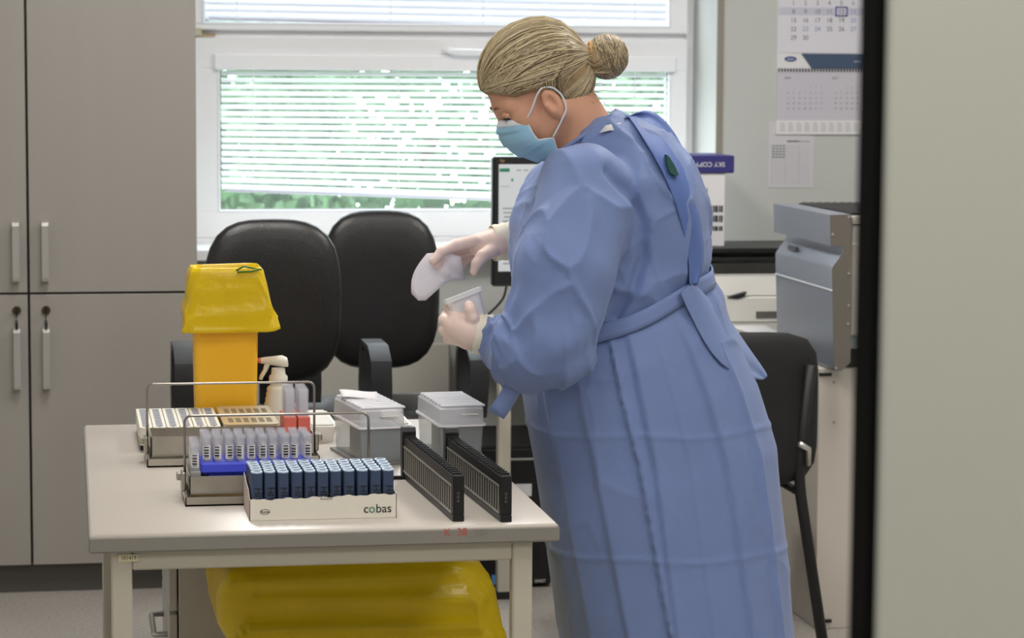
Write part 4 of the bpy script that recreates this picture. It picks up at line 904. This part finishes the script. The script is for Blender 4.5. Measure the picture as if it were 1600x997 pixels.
# gown
FRX = [(232, 905), (250, 868), (270, 850), (300, 828), (350, 806), (400, 802), (455, 812), (520, 816), (600, 816), (650, 823), (700, 832), (800, 848), (900, 863), (997, 880), (1130, 893)]
BKX = [(185, 985), (195, 1030), (250, 1073), (310, 1093), (370, 1099), (430, 1110), (455, 1116), (490, 1128), (540, 1152), (600, 1178), (650, 1192), (700, 1206), (800, 1214), (900, 1222), (997, 1230), (1130, 1238)]
zs = np.linspace(.17, 1.425, 90); pyz = np.array([498.5-FPX*((Vector((1.1, PY, z))-Vector((0, 0, CH))).dot(UV))/((Vector((1.1, PY, z))-Vector((0, 0, CH))).dot(fw)) for z in zs])
fx = np.array([W(np.interp(q, *zip(*FRX)), q, y=PY).x for q in pyz]); bxx = np.array([W(np.interp(q, *zip(*BKX)), q, y=PY).x for q in pyz])
bw = np.interp(pyz, [175, 200, 235, 280, 340, 400, 460, 540, 620, 720, 900, 1130], [.05, .10, .155, .195, .195, .18, .172, .19, .205, .215, .235, .26])
gs = SDF((.74, 4.5, .14), (1.50, 5.40, 1.46), .005)
sl, (x, y, z) = gs.sub(gs.lo, gs.lo+2); zz = np.clip(z, zs[0], zs[-1])
cxz = np.interp(zz, zs, (fx+bxx)/2); az = np.interp(zz, zs, (bxx-fx)/2); bz = np.interp(zz, zs, bw)
E_ = 2.25; rr = (np.abs((x-cxz)/az)**E_+np.abs((y-PY)/bz)**E_)**(1/E_)
d = ((rr-1)*np.minimum(az, bz)).astype(np.float32)
d = np.maximum(d, np.maximum(.19-z, z-1.418)); gs.comb(sl, d, .01, 'add')
gs.chain([(B(915, 292, 4.785), .088), (B(884, 420, 4.72), .098), (B(862, 530, 4.715), .088), (B(825, 548, 4.725), .076), (B(796, 540, 4.746), .058), (B(788, 530, 4.76), .040)], .014)
gs.chain([(B(888, 300, 5.11), .085), (B(880, 420, 5.17), .085), (B(862, 400, 5.17), .066), (B(842, 376, 5.135), .052), (B(834, 368, 5.12), .042)], .02)
gs.chain([(B(893, 258, 4.905), .026), (B(930, 226, 4.895), .026), (B(968, 200, 4.93), .024)], .03); gs.chain([(B(893, 258, 4.995), .026), (B(930, 226, 5.005), .026), (B(968, 200, 4.97), .024)], .03)
gs.cone(HP(-.03, 0, -.05), B(925, 225), .050, .058, .008, 'sub')
V, Q = gs.mesh(); gm = G(V, Q)
me = bpy.data.meshes.new('tmp'); me.from_pydata(gm.v, [], gm.f); fixn(me); me.update()
NR = np.zeros(len(V)*3, np.float32); me.vertices.foreach_get('normal', NR); NR = NR.reshape(-1, 3).astype(float); bpy.data.meshes.remove(me)
cz_ = np.interp(V[:, 2], zs, (fx+bxx)/2); a_z = np.interp(V[:, 2], zs, (bxx-fx)/2); u = (V[:, 0]-cz_)/a_z; side = np.sign(V[:, 1]-PY)
ZB = B(1000, 470)[2]; below = np.clip((ZB-V[:, 2])/.12, 0, 1); sk = below*(np.abs(V[:, 1]-PY) > .02)
disp = np.zeros(len(V))
for k, (u0, w0, am, dr) in enumerate([(-.62, .16, .008, .10), (-.32, .05, .014, .12), (-.12, .16, .012, -.05), (.12, .06, .003, .02), (.40, .18, .013, .10), (.70, .08, .010, .06), (-.85, .1, .007, .05)]):
    uu = u-(u0+dr*(ZB-V[:, 2])/.8+.03*side); disp += sk*am*np.where(uu > 0, np.exp(-(uu/w0)), np.exp(-(uu/(w0*.22))**2))*np.exp(-np.clip(V[:, 2]*0, 0, 1))
for zc, am in ((B(1000, 660)[2], .0022), (B(1000, 845)[2], .0022)): disp += am*np.exp(-((V[:, 2]-zc-.004*np.sin(V[:, 0]*25))/.006)**2)*sk
ne, nw_ = np.array(B(862, 530, 4.715)), np.array(B(756, 521, 4.773))
tt = np.clip(((V-ne)@(nw_-ne))/((nw_-ne)@(nw_-ne)), -.6, 1.05); dist = np.linalg.norm(V-(ne+np.clip(tt, 0, 1)[:, None]*(nw_-ne)), axis=1); arm = np.clip((.13-dist)/.05, 0, 1)*np.clip(tt+.4, 0, 1)
fe, fw2 = np.array(B(880, 420, 5.17)), np.array(B(796, 366, 5.115)); t2 = np.clip(((V-fe)@(fw2-fe))/((fw2-fe)@(fw2-fe)), 0, 1.05); d2 = np.linalg.norm(V-(fe+t2[:, None]*(fw2-fe)), axis=1); arm2 = np.clip((.1-d2)/.04, 0, 1)*np.clip(t2, 0, 1)
nz1 = np.array([noise.noise(Vector((p[0]*7, p[1]*7, p[2]*5))) for p in V]); nz2 = np.array([noise.noise(Vector((p[0]*16+9, p[1]*12, p[2]*9))) for p in V]); nz3 = np.array([1-2*abs(noise.noise(Vector((p[0]*9+(p[2]*6), p[1]*7+4, p[2]*8-p[0]*5)))) for p in V])
upper = 1-below
def vor(p, sx_, sy_, sz_):
    w_ = .25*noise.noise(Vector((p[0]*9, p[1]*9, p[2]*9))); d_ = noise.voronoi(Vector((p[0]*sx_+p[2]*sz_*.5+w_, p[1]*sy_, p[2]*sz_*.7-p[0]*sx_*.4+w_)))[0]; return d_[1]-d_[0]
v1 = np.array([vor(p, 5.5, 5, 4.6) for p in V]); v2 = np.array([vor(p, 13, 11, 10) for p in V])
disp += upper*(.008*nz1+.004*nz2+.011*np.exp(-v1/.11)+.004*np.exp(-v2/.10)*np.clip(nz1*2+.5, 0, 1)-.002)+below*(.004*nz1+.003*np.exp(-v1/.08)*np.clip(nz1*2+.4, 0, 1))
seam = [(938, 262), (975, 300), (996, 350), (1000, 400), (985, 450), (958, 492)]; sp_ = [B(a_, b_, 4.80) for a_, b_ in seam]
ds = np.full(len(V), 9.)
for a_, b_ in zip(sp_, sp_[1:]):
    ab = (b_-a_)[[0, 2]]; q_ = V[:, [0, 2]]-a_[[0, 2]]; t_ = np.clip(q_@ab/(ab@ab), 0, 1); ds = np.minimum(ds, np.linalg.norm(q_-t_[:, None]*ab, axis=1))
disp -= (V[:, 1] < PY-.06)*.016*np.exp(-(ds/.011)**2)
disp += arm*(.022*(.6-np.abs(np.sin(tt*9+nz1*3.5+V[:, 2]*14+V[:, 1]*6)))*np.clip(tt, .1, 1)+.012*np.exp(-v2/.12))+arm2*.006*np.sin(t2*20+nz1*4)
waist = np.exp(-((V[:, 2]-(ZB+.42*(V[:, 0]-B(1000, 470)[0])))/.03)**2)*(1-np.clip(arm*3, 0, 1)); disp -= waist*.012
V = V+NR*disp[:, None]
GOWN = M('gown_nonwoven', (120, 140, 190), .6, var=.035, vscale=10, bump=.10, bscale=380, sheen=.15, spec=.35)
gown = part('gown', G(V, Q), GOWN, person, True)
# belt, hanging tie, back panel, collar
def belt_pt(a, up):
    zc = ZB
    for _ in range(3):
        c_ = np.interp(zc, zs, (fx+bxx)/2); A_ = np.interp(zc, zs, (bxx-fx)/2); X_ = c_+A_*math.cos(a); zc = ZB+.42*(X_-B(1000, 470)[0])+up
    Bz = np.interp(zc, zs, bw); k_ = (abs(math.cos(a))**E_+abs(math.sin(a))**E_)**(-1/E_)
    return (c_+(A_-.001)*k_*math.cos(a), PY+(Bz-.001)*k_*math.sin(a), zc)
br = [[belt_pt(a, upv+.004*math.sin(a*5)) for a in np.linspace(0, 2*PI, 65)[:-1]] for upv in (-.017, -.006, .006, .017)]
part('belt', MB().loft(br, True, False), GOWN, gown, True, .004)
ht = [[t3(W(px+dx_, py+dy_, y=4.70+.02*k/4+.004*math.sin(k))) for dx_, dy_ in ((0, 0), (12, 7), (24, 14))] for k, (px, py) in enumerate([(798, 580), (790, 598), (780, 616), (771, 630), (763, 641)])]
part('hanging_tie', MB().sheet(ht), GOWN, gown, True, .002)
def onback(px, py, lift):
    p_ = B(px, py)
    for _ in range(4):
        c_ = np.interp(p_[2], zs, (fx+bxx)/2); A_ = np.interp(p_[2], zs, (bxx-fx)/2); u_ = min(1, abs((p_[0]-c_)/A_)); yy = PY-np.interp(p_[2], zs, bw)*(1-u_**E_)**(1/E_)-lift*(.4+.6*math.sqrt(1-u_**2)); p_ = B(px, py, yy)
    return p_
PANEL = M('gown_panel', (92, 118, 184), .62, bump=.1, bscale=380)
bp_ = [(984, 183, 10), (1003, 171, 26), (1028, 178, 40), (1052, 206, 46), (1078, 255, 44), (1094, 310, 36), (1101, 365, 30), (1100, 410, 24), (1092, 445, 14)]; g = []
for k, (px, py, wd) in enumerate(bp_):
    row = [B(px+1, py-1, 4.98), B(px+2, py-1, PY)]
    for f_ in (.06, .2, .4, .6, .8, 1): row.append(onback(px-wd*f_+1.5*math.sin(k*2.1), py+wd*f_*.28, .017+.006*math.sin(f_*5+k)))
    g.append(row)
part('back_panel', MB().sheet(g), PANEL, gown, True, .002, sub=1)
g = []
for px, py, wd in [(1084, 438, 24), (1112, 466, 34), (1140, 503, 42), (1166, 543, 40), (1186, 570, 26), (1199, 590, 6)]:
    row = [B(px+2, py-2, 4.97)]
    for f_ in (0, .25, .5, .75, 1): row.append(onback(px-wd*f_, py+wd*f_*.75, .014))
    g.append(row)
part('back_overlap', MB().sheet(g), GOWN, gown, True, .002, sub=1)
o_ = [onback(px, py, .027) for px, py in ((1042, 242), (1046, 245), (1054, 258), (1061, 274), (1056, 275), (1047, 270), (1043, 258))]
part('undershirt', MB().loft([[p_+np.array((0, d_, 0)) for p_ in o_] for d_ in (0, .02)]), M('dark_green_cloth', (20, 72, 66), .8), person)
cp = [(868, 243, 4.90), (885, 232, 4.872), (905, 218, 4.865), (925, 206, 4.868), (945, 197, 4.875), (962, 189, 4.89), (972, 184, 4.92), (976, 182, 4.95)]
part('collar', MB().tube(smooth([B(px, py-2, yy) for px, py, yy in cp]), .0042, 6), GOWN, gown, True)
g = [[B(px, py, 4.868) for px in (938, 952, 968)] for py in (205, 198, 191)]
part('collar_tab', MB().sheet([[B(936, 208, 4.845), B(952, 204, 4.845), B(968, 204, 4.85)], [B(946, 196, 4.855), B(956, 194, 4.855), B(970, 192, 4.86)]]), PAPER, gown, True, .001)
# gloves
GLV = M('latex_glove', (240, 214, 204), .45, var=.05, vscale=25, bump=.08, bscale=90); CUFF = M('glove_cuff', (240, 234, 214), .55, bump=.2, bscale=70)
def glove(name, label, palm, fingers, wrist, k=.008):
    P_ = [np.array(q) for pts in fingers for q, r in pts]+[np.array(q) for q, r in palm]
    lo = np.min(P_, 0)-.055; hi = np.max(P_, 0)+.055; s = SDF(lo, hi, .0022); s.chain(palm, .015)
    for f in fingers: s.chain(f, .005)
    o = part(name, G(*s.mesh()), GLV, person, True, label=label)
    n_ = 26; rg = []
    a = np.array(wrist[0][0]); b = np.array(wrist[1][0]); ax_ = (b-a)/np.linalg.norm(b-a); u_ = np.cross(ax_, (0, 1, 0)); u_ /= np.linalg.norm(u_); v_ = np.cross(ax_, u_)
    for t_ in np.linspace(0, 1, 9):
        r_ = wrist[0][1]+(wrist[1][1]-wrist[0][1])*t_+.0012*math.sin(t_*22); rg.append([a+(b-a)*t_+(u_*math.cos(q)*1.08+v_*math.sin(q)*.9)*r_ for q in np.linspace(0, 2*PI, n_+1)[:-1]])
    part('cuff', MB().loft(rg, True, False), CUFF, o, True, .0012)
    return o
b_ = B
near_f = [[(b_(712, 494, 4.785), .0115), (b_(703, 483, 4.805), .0105), (b_(702, 476, 4.83), .0095), (b_(708, 473, 4.842), .008)],
          [(b_(706, 505, 4.782), .0125), (b_(695, 500, 4.80), .0115), (b_(697, 494, 4.83), .010), (b_(710, 490, 4.845), .0085)],
          [(b_(706, 519, 4.785), .012), (b_(695, 516, 4.802), .011), (b_(698, 509, 4.83), .010), (b_(712, 504, 4.843), .0085)],
          [(b_(712, 531, 4.79), .011), (b_(701, 529, 4.806), .010), (b_(704, 522, 4.828), .009), (b_(714, 517, 4.838), .0075)],
          [(b_(738, 510, 4.768), .015), (b_(738, 496, 4.758), .0125), (b_(735, 484, 4.757), .0105), (b_(733, 477, 4.761), .0092)]]
glove('glove', 'glove gripping the small tub', [(b_(750, 521, 4.776), .026), (b_(735, 519, 4.778), .031), (b_(718, 512, 4.785), .030)], near_f, [(b_(739, 521, 4.776), .0335), (b_(768, 524, 4.772), .0365)])
far_f = [[(b_(742, 376, 5.095), .0125), (b_(712, 383, 5.085), .0115), (b_(690, 393, 5.075), .0102), (b_(677, 408, 5.068), .0088)],
         [(b_(738, 380, 5.115), .0125), (b_(710, 390, 5.11), .0115), (b_(692, 402, 5.10), .010), (b_(684, 415, 5.088), .0085)],
         [(b_(740, 388, 5.13), .0115), (b_(718, 398, 5.13), .0105), (b_(706, 410, 5.12), .0095), (b_(702, 420, 5.108), .008)],
         [(b_(745, 395, 5.142), .0105), (b_(728, 404, 5.145), .0095), (b_(720, 415, 5.138), .0085), (b_(717, 423, 5.128), .0072)],
         [(b_(768, 392, 5.085), .015), (b_(754, 400, 5.072), .0125), (b_(745, 412, 5.068), .0108), (b_(741, 424, 5.068), .0088)]]
glove('glove', 'glove holding up the white wipe', [(b_(795, 379, 5.11), .026), (b_(775, 380, 5.108), .028), (b_(752, 383, 5.11), .026)], far_f, [(b_(770, 380, 5.109), .0335), (b_(818, 373, 5.118), .0365)])
# the held things
g = []
for i in range(9):
    v = i/8; L_ = np.array([(667, 396), (656, 420), (647, 440), (643, 460), (660, 476)][0]); row = []
    for j in range(11):
        u = j/10
        tp_ = (667+53*u, 396+5*u-3*math.sin(u*PI)); bt = (np.interp(u, [0, .15, .4, .62, 1], [643, 659, 690, 702, 727]), np.interp(u, [0, .15, .4, .62, 1], [459, 475, 447, 440, 437]))
        px = tp_[0]*(1-v)+bt[0]*v-9*math.sin(v*PI)*(1-u); py = tp_[1]*(1-v)+bt[1]*v; row.append(W(px, py, y=5.086+.010*math.sin(u*5+v*3)*v+.009*abs(math.sin(v*5-u*6))*v))
    g.append(row)
tag(part('wipe', MB().sheet(g), M('wipe_white', (246, 243, 248), .8, bump=.1, bscale=120, translucent=.45), None, .35, .001), 'crumpled white wipe hanging from the raised gloved hand', 'wipe')
tub = thing('plastic_tub', 'small translucent plastic tub with notched rim held in the gloved hand', 'tub', tuple(W(728, 478, y=4.80)))
up_ = np.array(UV); rt_ = np.array(RV); e1 = rt_*.934+up_*.358; e3 = -rt_*.358+up_*.934; e2 = np.array(fw); c0 = B(722, 459, 4.802)
def tr(wx, wy, dz, r=.01): return [c0+e1*u+e2*v+e3*dz for u, v in rrect(wx, wy, r, 4)]
part('wall', MB().loft([tr(.052, .040, -.062), tr(.070, .052, 0), tr(.066, .048, 0), tr(.050, .038, -.058)], True, False), FROST, tub, .7)
part('base', MB().loft([tr(.052, .040, -.063), tr(.052, .040, -.060)]), FROST, tub)
part('rim', MB().loft([tr(.078, .058, -.009), tr(.080, .060, 0), tr(.068, .05, .001), tr(.068, .05, -.003)], True, False), M('rim_frost', (238, 238, 242), .35, alpha=.8), tub)
